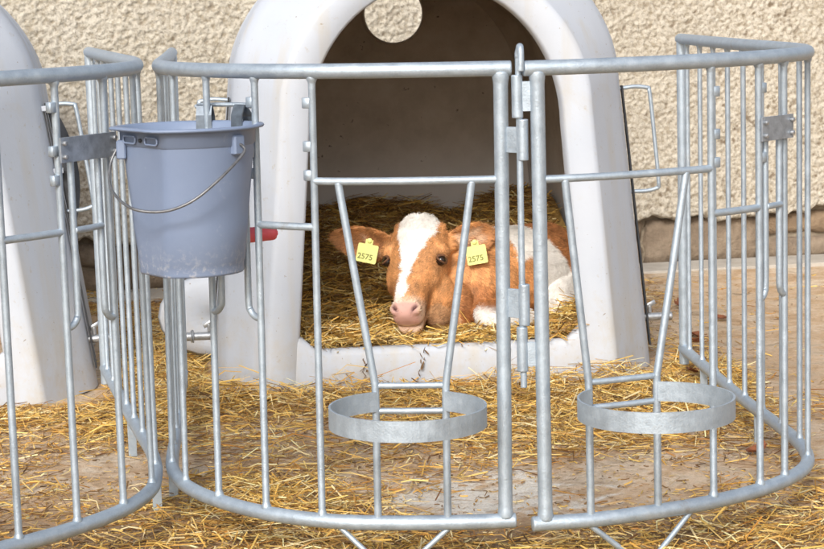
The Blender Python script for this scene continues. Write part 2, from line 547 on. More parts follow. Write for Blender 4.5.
VENT = (.055, 1.135, .118)
DEPTH = 1.70
def make_hutch(name, label, loc, rot, bracket_side):
    t = thing(name, label, "calf hutch", loc, rot, "white calf hutches along the barn wall")
    op = arch(.0, .450, .387, .80, 1.232, 2.0)
    out = arch(0.0, .706, .612, .93, 1.445, 1.9)
    mid = op + (out - op) * .42
    mid[:, 1] = np.where(mid[:, 1] < .07, 0, mid[:, 1])
    N = len(op)
    def at(o2, v):
        return np.stack([o2[:, 0], np.full(len(o2), v), o2[:, 1]], 1)
    def sc(o2, k, zk=None):
        return np.stack([o2[:, 0] * k, o2[:, 1] * (zk or k)], 1)
    def mixo(a, b, t_):
        return a + (b - a) * t_
    secs = [at(mixo(op, mid, -.0), .055), at(mixo(op, mid, .02), .012), at(mixo(op, mid, .10), 0.0),
            at(mixo(op, mid, .80), -.004), at(mixo(op, mid, .93), -.002), at(mid, .008), at(mixo(mid, out, .10), .028),
            at(mixo(mid, out, .80), .165), at(mixo(mid, out, .95), .200), at(out, .235),
            at(sc(out, 1.003), .27), at(sc(out, .997), .30), at(sc(out, .985), .33), at(sc(out, .985), .52), at(sc(out, .997), .55),
            at(sc(out, .990), .80), at(sc(out, .978), .83), at(sc(out, .976), 1.02), at(sc(out, .986), 1.05),
            at(sc(out, .975), 1.35), at(sc(out, .965), DEPTH - .12), at(sc(out, .945), DEPTH - .04), at(sc(out, .90), DEPTH)]
    V = np.concatenate(secs)
    Fc = []
    for i in range(len(secs) - 1):
        for j in range(N - 1):
            Fc.append((i * N + j, i * N + N + j, i * N + N + j + 1, i * N + j + 1))
    def star(o2, c, r, n=N):
        """circle points paired with outline points by direction"""
        d = o2 - np.array(c)
        d /= np.linalg.norm(d, axis=1)[:, None]
        return np.array(c) + d * r
    def wallback(o2, v):
        foot = np.linspace(o2[-1], o2[0], 14)[1:-1]
        loop = np.concatenate([o2, foot])
        ci = star(loop, VENT[:2], VENT[2])
        m1 = loop + (ci - loop) * .5
        m2 = loop + (ci - loop) * .93
        L = len(loop)
        vs = np.concatenate([at(loop, v), at(m1, v + .012), at(m2, v + .012), at(ci, v + .006)])
        fs = []
        for k in range(3):
            for j in range(L):
                fs.append((k * L + j, (k + 1) * L + j, (k + 1) * L + (j + 1) % L, k * L + (j + 1) % L))
        return vs, fs
    new_obj("shell", V, Fc, M['hutch'], t)
    vc = [(VENT[0] + VENT[2] * math.cos(a), DEPTH - .012, VENT[1] + VENT[2] * math.sin(a)) for a in np.linspace(0, 2 * math.pi, 49)]
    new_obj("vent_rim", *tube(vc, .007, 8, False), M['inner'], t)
    new_obj("rear_wall", *wallback(sc(out, .90), DEPTH), M['hutch'], t)
    # inside lining, 15 mm within the shell
    ins = [at(mixo(op, mid, .0), .0555), at(mixo(op, mid, .25), .060), at(sc(out, .945, .985), .24), at(sc(out, .945, .975), .8), at(sc(out, .93, .965), DEPTH - .13), at(sc(out, .90, .94), DEPTH - .05), at(sc(out, .875, .91), DEPTH - .018)]
    V = np.concatenate(ins)
    Fc = []
    for i in range(len(ins) - 1):
        for j in range(N - 1):
            Fc.append((i * N + j, i * N + j + 1, i * N + N + j + 1, i * N + N + j))
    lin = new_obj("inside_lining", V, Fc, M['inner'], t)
    vs, fs = wallback(sc(out, .875, .91), DEPTH - .018)
    vs[:, 1] -= .004
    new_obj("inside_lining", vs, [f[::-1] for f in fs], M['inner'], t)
    # threshold across the foot of the opening, coved into the jambs
    prof = [(.056, .0), (.056, .120), (.048, .130), (.016, .1315), (.004, .126), (-.003, .110), (-.004, .06), (-.003, .0)]
    ux = np.linspace(-.470, .470, 25)
    V = []
    for x in ux:
        cove = max(0, abs(x) - .385) / .055
        lift = .055 * min(1, cove) ** 2.2
        for v, z in prof:
            V.append((x, v - .0015 + .012 * float(sst(.425, .455, abs(x))), z + (lift if z > .1 else 0)))
    k = len(prof)
    Fc = [(i * k + j, (i + 1) * k + j, (i + 1) * k + j + 1, i * k + j + 1) for i in range(len(ux) - 1) for j in range(k - 1)]
    new_obj("threshold", V, Fc, M['hutch'], t)
    # fittings on the flanks: flat steel strip, rod handle, clamp bolt
    for sgn in (1, -1):
        def side(z, off=0., v=.25):
            w = .706 + (.612 - .706) * z / .93 + .003
            return np.array([sgn * (w + off), v, z])
        a, b = side(.06, .005, .240), side(.90, .005, .240)
        zx = (b - a) / np.linalg.norm(b - a); ox = np.array([sgn, 0, 0.]); ox -= zx * (ox @ zx); ox /= np.linalg.norm(ox)
        new_obj("flank_strip", *box((a + b) / 2, .0028, .010, np.linalg.norm(b - a) / 2, ox, (0, 1, 0), zx), M['rubber'], t, False)
        hp = [side(.89, .0), side(.895, .05), side(.89, .088), side(.875, .096), side(.72, .096), side(.585, .094), side(.568, .086), side(.56, .05), side(.56, .0)]
        new_obj("handle", *tube(catmull(hp, 3), .0065, 8), M['galv'], t)
        if sgn == bracket_side:
            V, Fc = [], []
            zz = np.linspace(.50, .90, 13)
            for i, z in enumerate(zz):
                bul = .055 * math.sin(math.pi * (i + .4) / 12.8) ** .8
                for q in (0, .5, 1):
                    V.append(side(z, .012 + bul * q, .250 + .05 * q * q))
            Fc = [(i * 3 + j, i * 3 + j + 1, i * 3 + 4 + j, i * 3 + 3 + j) for i in range(12) for j in range(2)]
            fp = new_obj("curved_flap", V, Fc, M['flap'], t)
            md = fp.modifiers.new("thickness", 'SOLIDIFY'); md.thickness = .004
            for zc in (.885, .69):
                new_obj("clip", *box(side(zc, .0, .225), .022, .014, .008), M['hutch'], t, False)
        zb = .15
        p0, p1 = side(zb, -.01, .250), side(zb, .068, .250)
        bolt = new_obj("clamp_bolt", *merge(tube([p0, p1], .013, 10), tube([p1, p1 + (sgn * .006, 0, 0)], .021, 10),
                                            tube([p1 + (sgn * .006, 0, 0), p1 + (sgn * .020, 0, 0)], .015, 6)), M['bolt'], t)
        wz = (p0 + p1) / 2 + np.array([-sgn * .012, 0, .014])
        new_obj("wing_screw", *merge(tube([wz, wz + (0, 0, .022)], .006, 8), box(wz + (0, 0, .026), .020, .003, .007, (math.cos(.5), 0, math.sin(.5)), (0, 1, 0), (-math.sin(.5), 0, math.cos(.5)))), M['bolt'], bolt)
    # rounded peg flange at the foot of the left flank
    V = []; n = 20
    c = np.array([-.69, .62, .16])
    for rr, q in ((.0, -.012), (.10, -.010), (.125, -.004), (.13, .006)):
        for i in range(n):
            a = 2 * math.pi * i / n
            V.append(c + np.array([rr * 1.35 * math.cos(a), q, rr * math.sin(a)]))
    Fc = [(k * n + i, k * n + (i + 1) % n, (k + 1) * n + (i + 1) % n, (k + 1) * n + i) for k in range(3) for i in range(n)]
    fl = new_obj("peg_flange", V, Fc, M['hutch'], t)
    md = fl.modifiers.new("thickness", 'SOLIDIFY'); md.thickness = .012
    return t

HY = R(6.5)
HM = np.array([.0895, 6.0745, 0.])
hutch = make_hutch("calf_hutch", "white plastic calf hutch with a brown and white calf lying inside", tuple(HM), (0, 0, HY), 0)
make_hutch("calf_hutch", "empty white calf hutch with a curved metal flap on its flank", (-1.665, 5.88, -.028), (0, R(-2.4), R(8.5)), 1)
hu = np.array([math.cos(HY), math.sin(HY), 0]); hv = np.array([-math.sin(HY), math.cos(HY), 0])
def hl(u, v, z):
    return HM + hu * u + hv * v + np.array([0, 0, z])

# ------------------------------------------------------------------ pen panels
ZB, ZT = .10, 1.05
def path_tools(P):
    C = catmull([(x, y, 0) for x, y in P], 14)
    d = np.r_[0, np.cumsum(np.linalg.norm(np.diff(C, axis=0), axis=1))]
    def pos(s):
        return np.array([np.interp(s, d, C[:, 0]), np.interp(s, d, C[:, 1])])
    def near(p):
        ss = np.linspace(0, d[-1], 1500)
        q = np.array([pos(s) for s in ss])
        return ss[np.argmin(np.linalg.norm(q - np.array(p), axis=1))]
    return pos, near, d[-1]

def make_panel(label, P, bars, ring_rods, sign, side_start, nside, feet, rot=(0, 0, 0), dz=0., vrod=None, lugs_dir=-1):
    pos, near, L = path_tools(P)
    org = np.array([P[0][0], P[0][1], 0.])
    t = thing("pen_panel", label, "pen panel", tuple(org + np.array([0, 0, dz])), rot, "galvanised calf pen panels")
    def B(name, geo, mat='galv', parent=None, smooth=True):
        return new_obj(name, *geo, M[mat], parent or t, smooth, org)
    def p3(s, z, out=0.):
        q = pos(s)
        if out:
            a, b = pos(max(0, s - .01)), pos(min(L, s + .01))
            tg = (b - a) / np.linalg.norm(b - a)
            n2 = np.array([tg[1], -tg[0]]) * sign
            q = q + n2 * out
        return np.array([q[0], q[1], z])
    def tang(s):
        a, b = pos(max(0, s - .01)), pos(min(L, s + .01))
        tg = (b - a) / np.linalg.norm(b - a)
        return np.array([tg[0], tg[1], 0])
    ss = np.linspace(-.0, L, 90)
    ext = .006
    e0 = p3(0, 0) - tang(0) * ext
    def rail(z, r):
        pts = [np.array([e0[0], e0[1], z])] + [p3(s, z) for s in ss]
        return tube(pts, r, 14)
    B("top_rail", rail(ZT, .0160))
    B("bottom_rail", rail(ZB, .0160))
    rb = .0079
    sp = bars['post']
    B("hinge_post", welded(p3(sp, ZB + .008), p3(sp, ZT - .008), .0152, 14, .012, .32))
    B("end_post", tube([p3(L - .018, .055), p3(L - .018, ZT - .01)], .0150, 12))
    sb1, sb2, sb3 = bars['b1'], bars['b2'], bars['b3']
    for s in (sb1, sb2, sb3):
        b = B("bar", welded(p3(s, ZB + .01), p3(s, ZT - .01), rb))
        if s in (sb1, sb2):
            for z in (.985, .895, .835):
                B("lug", box(p3(s, z, .0) + tang(s) * (-.012 if lugs_dir < 0 else .012), .009, .007, .011, tang(s), np.cross((0, 0, 1), tang(s))), parent=b)
    # closely set bars round the corner and down the flank
    for s in np.linspace(side_start, L - .10, nside):
        B("bar", welded(p3(s, ZB + .01), p3(s, ZT - .01), rb * .88))
    # feeding opening: cross bar, two splayed rods, ring
    zc = .823
    B("cross_bar", tube([p3(s, zc) for s in np.linspace(sp, sb1, 10)], .0082, 10))
    r1, r2 = ring_rods
    zr = .388
    q1 = sp + (sb1 - sp) * vrod[0]; q2 = sp + (sb1 - sp) * vrod[1]
    for s0, s1 in ((q1, r1), (q2, r2)):
        pts = [p3(s0, zc - .004), p3(s0 + (s1 - s0) * .5, (zc + zr) / 2), p3(s0 + (s1 - s0) * .93, zr + .035), p3(s1, zr - .01), p3(s1, .25), p3(s1, ZB + .01)]
        B("splayed_rod", tube(catmull(pts, 5), .0083, 10))
    for z in (zr + .006, zr - .048):
        B("ring_stay", tube([p3(s, z, -.003) for s in np.linspace(r1 + .004, r2 - .004, 6)], .0068, 8))
    # flat steel ring standing out in front of the rods
    m = (r1 + r2) / 2
    hw = abs(r2 - r1) / 2
    rad = .160
    cdist = math.sqrt(rad ** 2 - hw ** 2)
    tg = tang(m); nrm = p3(m, 0, 1.) - p3(m, 0)
    c = p3(m, 0) + nrm * (cdist + .004)
    half = math.asin(hw / rad)
    V, Fc = [], []
    na = 56
    for i in range(na + 1):
        a = half + (2 * math.pi - 2 * half) * i / na
        dirv = -nrm * math.cos(a) + tg * math.sin(a)
        for rr, z in ((rad, -.021), (rad, .021), (rad - .0045, .021), (rad - .0045, -.021)):
            V.append(c + dirv * rr + np.array([0, 0, .362 + z]))
    for i in range(na):
        for j in range(4):
            Fc.append((i * 4 + j, i * 4 + (j + 1) % 4, i * 4 + 4 + (j + 1) % 4, i * 4 + 4 + j))
    Fc += [(0, 1, 2, 3), tuple(na * 4 + q for q in (3, 2, 1, 0))]
    B("bucket_ring", (V, Fc), smooth=False)
    # bottle slot: plate, two inner rods bent out to the bars, short cross bars
    B("cross_bar", tube([p3(s, .727) for s in np.linspace(sb1, sb2, 6)], .0080, 10))
    i1, i2 = sb2 + (sb3 - sb2) * .22, sb2 + (sb3 - sb2) * .78
    for si_, so in ((i1, sb2), (i2, sb3)):
        pts = [p3(si_, .875), p3(si_, .72), p3(si_, .565), p3(si_ + (so - si_) * .15, .540), p3(si_ + (so - si_) * .55, .528), p3(so, .526)]
        B("slot_rod", tube(catmull(pts, 4), .0076, 10))
    B("cross_bar", tube([p3(s, .727, .004) for s in np.linspace(i1, i2, 4)], .0070, 8))
    cm = (sb2 + sb3) / 2
    pt = tang(cm)
    pl = B("slot_plate", box(p3(cm, .897, .013), abs(sb3 - sb2) / 2 + .012, .0022, .026, pt, np.cross((0, 0, 1), pt)), 'plate', None, False)
    for a in (-1, 1):
        for b2 in (-1, 1):
            c2 = p3(cm, .897 + b2 * .014, .016) + pt * a * (abs(sb3 - sb2) / 2 + .002)
            nn = p3(cm, 0, 1.) - p3(cm, 0)
            B("bolt_head", tube([c2, c2 + nn * .006], .0055, 6), 'bolt', pl)
    # feet: bent rod under the front, flat irons along the flank
    a, b = p3(r1 - .0, ZB - .012), p3(r2 + .0, ZB - .012)
    if True:
        sA, sB = r1 - .004, r2 + (.085 if r2 > r1 else -.085)
        vm = (sA + sB) / 2
        pts = [p3(sA, ZB - .01), p3(vm - (sB - sA) * .12, .012, .01), p3(vm, .004, .01), p3(vm + (sB - sA) * .12, .012, .01), p3(sB, ZB - .01)]
        B("foot", tube(catmull(pts, 5), .0062, 8))
    for f in feet:
        q = p3(f, .05)
        tt = tang(f)
        B("foot", box(q + np.array([0, 0, -.003]), .0035, .011, .055, tt, np.cross((0, 0, 1), tt)), 'galv', None, False)
    return t, pos, near, p3

PR = [(.247, 4.079), (.378, 4.102), (.525, 4.159), (.641, 4.221), (.760, 4.315), (.845, 4.415), (.900, 4.520), (.926, 4.64), (.929, 4.80), (.912, 5.02), (.885, 5.30), (.832, 6.09)]
PL = [(.198, 4.112), (.088, 4.104), (-.080, 4.111), (-.204, 4.139), (-.328, 4.210), (-.437, 4.320), (-.517, 4.443), (-.566, 4.580), (-.590, 4.72), (-.615, 5.02), (-.655, 5.47), (-.695, 5.90)]
PN = [(-1.180, 3.780), (-1.055, 3.822), (-.925, 3.895), (-.818, 3.991), (-.718, 4.110), (-.647, 4.232), (-.609, 4.360), (-.603, 4.50), (-.640, 4.76), (-.737, 5.148), (-.936, 5.96)]

def spans(P, pts):
    _, near, L = path_tools(P)
    return [near(p) for p in pts], L
(sp, b1, b2, b3, ra, rb_, cs), LR = spans(PR, [(.268, 4.08), (.642, 4.221), (.758, 4.314), (.826, 4.39), (.364, 4.10), (.511, 4.155), (.915, 4.57)])
make_panel("galvanised pen panel with empty bucket ring and bare bottle slot, hinged to the bucket's panel", PR,
           dict(post=sp, b1=b1, b2=b2, b3=b3), (ra, rb_), 1, cs, 9, [LR - .95, LR - .30], (R(.1), R(-.2), 0), -.006, (.135, .83), 1)
(sp, b1, b2, b3, ra, rb_, cs), LL = spans(PL, [(.184, 4.11), (-.204, 4.139), (-.328, 4.21), (-.438, 4.326), (.062, 4.103), (-.086, 4.111), (-.53, 4.47)])
make_panel("galvanised pen panel carrying the blue-grey bucket", PL,
           dict(post=sp, b1=b1, b2=b2, b3=b3), (ra, rb_), -1, cs, 8, [cs + .30, LL - .45], (0, R(.4), 0), -.006, (.16, .865), 1)
(sp, b1, b2, b3, ra, rb_, cs), LN = spans(PN, [(-1.16, 3.785), (-.818, 3.991), (-.718, 4.11), (-.640, 4.25), (-1.130, 3.797), (-1.000, 3.850), (-.604, 4.43)])
make_panel("galvanised pen panel of the neighbouring pen, bending back to the empty hutch", PN,
           dict(post=sp, b1=b1, b2=b2, b3=b3), (ra, rb_), 1, cs, 9, [cs + .22, LN - .75], (R(.15), R(-.25), 0), 0, (.14, .93), -1)

# hinge knuckles belong to the panels; the loose drop pin joins them
panels = [o for o in col.objects if o.name.startswith("pen_panel")]
pnR, pnL = panels[0], panels[1]
def on_panel(pn, name, geo, mat='galv'):
    return new_obj(name, *geo, M[mat], pn, True, tuple(pn.location))
hx, hy_ = .2265, 4.083
def knuckle(pn, z0, z1, postx, posty, zt0, zt1):
    tb = np.array([(hx + postx) / 2, (hy_ + posty) / 2, (zt0 + zt1) / 2])
    d = np.array([postx - hx, posty - hy_, 0]); ln = np.linalg.norm(d); d /= ln
    k = on_panel(pn, "hinge_knuckle", tube([(hx, hy_, z0), (hx, hy_, z1)], .0115, 12))
    new_obj("hinge_tab", *box(tb, ln / 2 - .004, .004, (zt1 - zt0) / 2, d, np.cross((0, 0, 1), d)), M['galv'], k, False, tuple(pn.location))
knuckle(pnR, .945, 1.030, .268, 4.082, .957, 1.018)
knuckle(pnL, .858, .940, .184, 4.112, .872, .925)
knuckle(pnL, .516, .600, .184, 4.112, .530, .590)
knuckle(pnR, .420, .511, .268, 4.082, .430, .480)
lp = [(hx, hy_, .385), (hx, hy_, .7), (hx, hy_, 1.05), (hx - .0005, hy_, 1.066), (hx + .001, hy_ - .004, 1.082), (hx + .003, hy_ - .012, 1.089), (hx + .004, hy_ - .02, 1.082), (hx + .004, hy_ - .0225, 1.06), (hx + .003, hy_ - .0225, 1.04)]
pin = new_obj("hinge_pin", *tube(catmull(lp, 5), .0068, 10), M['galv'])
tag(pin, "long steel drop pin with looped top joining the two hinged pen panels", "hinge pin")

# ------------------------------------------------------------------ bucket
BC = np.array([-.463, 4.185, .630])
bk = thing("bucket", "blue-grey plastic feeding bucket with wire bail hung on the pen panel", "bucket", tuple(BC))
FLAT = R(216)      # direction of the flattened side
def bucket_r(a, r, flat):
    x = math.cos(a - FLAT)
    lim = r * flat
    rr = r
    if x > 0 and r * x > lim:
        rr = lim / x
    return rr
def bucket_ring(r, z, flat, n=72):
    return [(bucket_r(a, r, flat) * math.cos(a), bucket_r(a, r, flat) * math.sin(a), z) for a in np.linspace(0, 2 * math.pi, n, endpoint=False)]
prof = [(.100, .000, .86), (.108, .001, .87), (.1095, .006, .88), (.1095, .022, .88), (.1115, .0245, .87), (.120, .10, .82), (.131, .20, .78), (.139, .268, .75), (.1395, .2705, .75), (.1425, .272, .76),
        (.1435, .298, .76), (.150, .3015, .79), (.160, .3035, .85), (.1620, .3065, .87), (.1600, .310, .87), (.150, .3105, .82), (.1415, .307, .75), (.136, .27, .75), (.117, .10, .81), (.104, .012, .84), (.05, .010, .99), (.0, .010, 1)]
n = 72
V = []
for r, z, fl in prof:
    V += bucket_ring(r, z, fl, n)
Fc = [(k * n + i, k * n + (i + 1) % n, (k + 1) * n + (i + 1) % n, (k + 1) * n + i) for k in range(len(prof) - 1) for i in range(n)]
Fc.append(tuple(range(n))[::-1])
new_obj("bucket_body", V, Fc, M['bucket'], bk)
fd = np.array([math.cos(FLAT), math.sin(FLAT), 0]); fs_ = np.array([-fd[1], fd[0], 0])
for q, w in ((-.046, .026), (.046, .026)):
    c = fd * (.143 * .76 + .003) + fs_ * q + np.array([0, 0, .284])
    # raised rim of each hand slot and its dark recess
    loop = [c + fs_ * (math.copysign(w - .008, math.cos(a)) + .008 * math.cos(a)) * 1.0 + np.array([0, 0, .0075 * math.sin(a)]) for a in np.linspace(0, 2 * math.pi, 21)[:-1] + .01]
    loop.append(loop[0])
    new_obj("slot_rim", *tube(loop, .0022, 6, False), M['bucket'], bk)
c = fd * (.143 * .76 + .001) + np.array([0, 0, .284])
new_obj("rivet", *tube([c, c + fd * .004], .0042, 10), M['rubber'], bk)
# wire bail from ear to ear, hanging down in front
A1 = R(212 - 42); A2 = R(212 + 106)
e1 = np.array([math.cos(R(178)) * .150, math.sin(R(178)) * .150, .262]); e2 = np.array([math.cos(R(322)) * .152, math.sin(R(322)) * .152, .272])
bp = [e1, e1 + (-.012, -.012, -.03), e1 + (-.006, -.06, -.075), (-.105, -.150, .155), (-.040, -.172, .147), (.02, -.178, .165), (.075, -.160, .205), e2 + (.004, -.016, -.018), e2 + (.004, -.004, -.002), e2 + (-.012, .008, .004)]
new_obj("bail", *tube(catmull(bp, 6), .0031, 8), M['wire'], bk)
for e, a in ((e1, 178), (e2, 322)):
    d = np.array([math.cos(R(a)), math.sin(R(a)), 0]); s2 = np.array([-d[1], d[0], 0])
    new_obj("bail_ear", *box(e - d * .012, .010, .015, .020, d, s2, (0, 0, 1), .3), M['bucket'], bk, False)
# two bent steel hooks over the rear rim, reaching to the panel
for bx_, by_, an in ((.024, .146, 82), (.104, .106, 46)):
    d = np.array([math.cos(R(an)), math.sin(R(an)), 0]); s2 = np.array([-d[1], d[0], 0])
    pr = [(-.014, .265), (-.012, .322), (-.004, .342), (.0, .345), (.004, .342), (.020, .318), (.024, .285), (.022, .24)]
    V = []
    base = np.array([bx_, by_, 0])
    for q, z in pr:
        for w in (-.017, .017):
            for th in (0, .003):
                V.append(base + d * (q + th) + s2 * w + np.array([0, 0, z]))
    Fc = []
    for i in range(len(pr) - 1):
        a0, b0 = i * 4, i * 4 + 4
        Fc += [(a0, a0 + 2, b0 + 2, b0), (a0 + 1, b0 + 1, b0 + 3, a0 + 3), (a0, b0, b0 + 1, a0 + 1), (a0 + 2, a0 + 3, b0 + 3, b0 + 2)]
    Fc += [(0, 1, 3, 2), (28, 30, 31, 29)]
    new_obj("rim_hook", V, Fc, M['hook'], bk, False)
rodp = [(.0, .190, .338), (.02, .182, .342), (.105, .150, .342), (.125, .142, .338)]
new_obj("hook_rod", *tube(catmull(rodp, 4), .0048, 8), M['galv'], bk)
# valve and teat pointing into the pen
v0 = np.array([.070, .100, .058]); vd = np.array([.60, .80, -.0])
new_obj("valve", *tube([v0 - vd * .02, v0 + vd * .045], .016, 14), M['bucket'], bk)
tp = [v0 + vd * .04, v0 + vd * .06, v0 + vd * .075 + (.012, .0, 0), v0 + vd * .085 + (.026, .002, .001), v0 + vd * .085 + (.040, .002, .001), v0 + vd * .085 + (.050, .002, .001)]
cp = catmull(tp, 4)
rr = np.interp(np.linspace(0, 1, len(cp)), [0, .25, .7, .85, .95, 1], [.019, .017, .0165, .0150, .011, .005])
new_obj("teat", *tube(cp, rr, 14), M['red'], bk)

# ------------------------------------------------------------------ calf
CB = np.array([.30, 6.55, .135])       # where the calf lies
def loft(st, n=20, e=2.2):
    """stations: (centre, half side, half up, side vector, up vector) -> closed lofted body"""
    V, Fc = [], []
    ang = np.linspace(0, 2 * math.pi, n, endpoint=False)
    for c, a, b, sv, uv in st:
        c, sv, uv = (np.asarray(q, float) for q in (c, sv, uv))
        for t in ang:
            ct, sn = math.cos(t), math.sin(t)
            V.append(c + sv * a * math.copysign(abs(ct) ** (2 / e), ct) + uv * b * math.copysign(abs(sn) ** (2 / e), sn))
    for i in range(len(st) - 1):
        for j in range(n):
            Fc.append((i * n + j, i * n + (j + 1) % n, (i + 1) * n + (j + 1) % n, (i + 1) * n + j))
    Fc += [tuple(range(n))[::-1], tuple(range((len(st) - 1) * n, len(st) * n))]
    return V, Fc
def ell(c, r, ax=None, n=16):
    """ellipsoid; ax rows are its axes"""
    ax = np.eye(3) if ax is None else np.asarray(ax, float)
    V, Fc = [], []
    m = n // 2
    for i in range(1, m):
        p = math.pi * i / m
        for j in range(n):
            t = 2 * math.pi * j / n
            l = np.array([math.sin(p) * math.cos(t) * r[0], math.sin(p) * math.sin(t) * r[1], math.cos(p) * r[2]])
            V.append(np.asarray(c, float) + l @ ax)
    V.append(np.asarray(c, float) + np.array([0, 0, r[2]]) @ ax); V.append(np.asarray(c, float) - np.array([0, 0, r[2]]) @ ax)
    for i in range(m - 2):
        for j in range(n):
            Fc.append((i * n + j, (i + 1) * n + j, (i + 1) * n + (j + 1) % n, i * n + (j + 1) % n))
    a, b = len(V) - 2, len(V) - 1
    for j in range(n):
        Fc.append((a, j, (j + 1) % n)); Fc.append((b, (m - 2) * n + (j + 1) % n, (m - 2) * n + j))
    return V, Fc

# head frame: hd along the face to the nose, hf out of the forehead, hs to the calf's left (picture right)
POLL = np.array([.024, 6.43, .476])
NOSE = np.array([-.032, 6.200, .220])
hd = NOSE - POLL; HLEN = np.linalg.norm(hd); hd /= HLEN
hs0 = np.array([1., 0, 0]); hs0 -= hd * (hs0 @ hd); hs0 /= np.linalg.norm(hs0)
hf0 = np.cross(hs0, hd)
if hf0[1] > 0: hf0 = -hf0
ph = R(13)
hf = hf0 * math.cos(ph) - hs0 * math.sin(ph)
hs = hs0 * math.cos(ph) + hf0 * math.sin(ph)
def H(t, s, f):
    """t fraction poll->nose, s metres to the side, f metres out of the face"""
    return POLL + hd * HLEN * t + hs * s + hf * f
parts = []
st = []
for t, a, b, off in ((-.10, .030, .030, -.055), (-.06, .062, .055, -.055), (.02, .084, .075, -.058), (.12, .097, .090, -.066), (.25, .099, .104, -.080), (.38, .101, .108, -.088),
                     (.50, .091, .100, -.086), (.62, .073, .085, -.076), (.74, .058, .070, -.066), (.84, .051, .060, -.062), (.92, .051, .055, -.060), (.97, .047, .047, -.060), (1.005, .040, .036, -.060), (1.02, .02, .018, -.06)):
    st.append((H(t, 0, off), a, b, hs, hf))
parts.append(loft(st, 24, 2.25))
for sg in (-1, 1):
    parts.append(ell(H(.30, sg * .083, -.022), (.030, .034, .024), (hs, hd, hf), 12))     # brow
    parts.append(ell(H(.46, sg * .070, -.078), (.026, .075, .060), (hs, hd, hf), 12))     # cheek
    parts.append(ell(H(.93, sg * .031, -.022), (.022, .025, .018), (hs, hd, hf), 12))     # nostril wing
    parts.append(ell(H(.035, sg * .066, -.030), (.020, .022, .022), (hs, hd, hf), 12))    # horn bud
parts.append(ell(H(-.02, 0, -.022), (.062, .035, .030), (hs, hd, hf), 14))                 # poll tuft
parts.append(ell(H(.955, 0, -.100), (.046, .040, .026), (hs, hd, hf), 12))                 # lower lip
parts.append(ell(H(.90, .0, -.135), (.034, .055, .026), (hs, hd, hf), 12))                 # chin
parts.append(ell(H(.72, 0, -.120), (.048, .11, .035), (hs, hd, hf), 12))                   # jaw
# neck, trunk
ad = np.array([.747, .664, 0.]); al = np.array([.664, -.747, 0.]); up = np.array([0, 0, 1.])
T0 = np.array([.085, 6.44, 0])
def T(s, l, z):
    return T0 + ad * s + al * l + np.array([0, 0, z])
parts.append(loft([(T(s, 0, z), a, b, al, up) for s, z, a, b in ((-.02, .22, .05, .06), (.0, .235, .085, .10), (.05, .255, .120, .132), (.13, .270, .145, .150), (.23, .275, .160, .155), (.33, .272, .168, .155),
                  (.43, .272, .160, .152), (.51, .278, .140, .146), (.57, .275, .105, .120), (.605, .268, .06, .075), (.615, .265, .03, .03))], 24, 2.15))
nk = [(H(.10, 0, -.075), .070, .085), (H(.20, .01, -.150), .074, .095), (T(.06, .0, .335), .085, .105), (T(.14, 0, .31), .10, .11), (T(.2, 0, .29), .08, .09)]
parts.append(loft([(c, a, b, np.array([.93, -.37, 0]), np.array([.0, -.45, .89])) for c, a, b in nk], 18, 2.1))
parts.append(ell(T(.005, .05, .20), (.085, .075, .10)))                                     # brisket
parts.append(ell((.08, 6.36, .225), (.062, .06, .095)))                                    # throat
parts.append(ell(T(.12, .085, .245), (.09, .075, .13), (ad, al, up)))                      # shoulder
parts.append(ell(T(.47, .075, .255), (.105, .085, .135), (ad, al, up)))                     # haunch
parts.append(ell(T(.54, .0, .30), (.06, .09, .10), (ad, al, up)))                          # rump
parts.append(ell(T(.47, .0, .395), (.07, .05, .03), (ad, al, up)))                          # hip bones
def limb(P, rads):
    c = catmull(P, 4)
    return tube(c, np.interp(np.linspace(0, 1, len(c)), np.linspace(0, 1, len(rads)), rads), 12)
parts.append(limb([T(.10, .10, .20), T(.05, .17, .172), T(.03, .215, .162)], [.050, .038, .031]))
parts.append(limb([T(.03, .215, .162), T(.08, .225, .162), T(.15, .220, .158), T(.20, .212, .156)], [.031, .027, .025, .029]))
parts.append(limb([T(.46, .12, .20), T(.36, .19, .185), T(.33, .21, .175)], [.075, .052, .040]))
parts.append(limb([T(.33, .21, .175), T(.42, .215, .165), T(.50, .20, .158)], [.038, .030, .028]))
# tail
parts.append(limb([T(.60, .0, .34), T(.625, .03, .30), T(.63, .05, .24), T(.60, .08, .19)], [.018, .016, .014, .02]))
# ears: cupped leaves
def ear(base, tip, face, w):
    base, tip, face = (np.asarray(q, float) for q in (base, tip, face))
    d = tip - base; L = np.linalg.norm(d); d /= L
    f = face - d * (face @ d); f /= np.linalg.norm(f)
    s = np.cross(d, f)
    out = []
    n, m = 12, 9
    V = []
    for i in range(n):
        t = i / (n - 1)
        ww = w * float(np.interp(t, [0, .15, .3, .45, .6, .75, .88, .96, 1], [.48, .70, .90, 1, .97, .82, .58, .34, .12])) + .003
        cup = .55 * (1 - .35 * t)
        for sd in (0, 1):
            for j in range(m):
                q = j / (m - 1) * 2 - 1
                th = .0065 if sd else -.0065
                th *= (1 - .5 * abs(q) ** 4)
                V.append(base + d * L * t + s * ww * q * (1 - .10 * q * q) + f * (ww * cup * (q * q - .35) + th))
    k = 2 * m
    Fc = []
    for i in range(n - 1):
        loop = list(range(m)) + list(range(2 * m - 1, m - 1, -1))
        for j in range(len(loop)):
            a, b = loop[j], loop[(j + 1) % len(loop)]
            Fc.append((i * k + a, i * k + b, (i + 1) * k + b, (i + 1) * k + a))
    loop = list(range(m)) + list(range(2 * m - 1, m - 1, -1))
    Fc.append(tuple(loop)[::-1]); Fc.append(tuple((n - 1) * k + a for a in loop))
    return V, Fc
EL0, EL1 = H(.15, -.070, -.085), np.array([-.258, 6.455, .437])
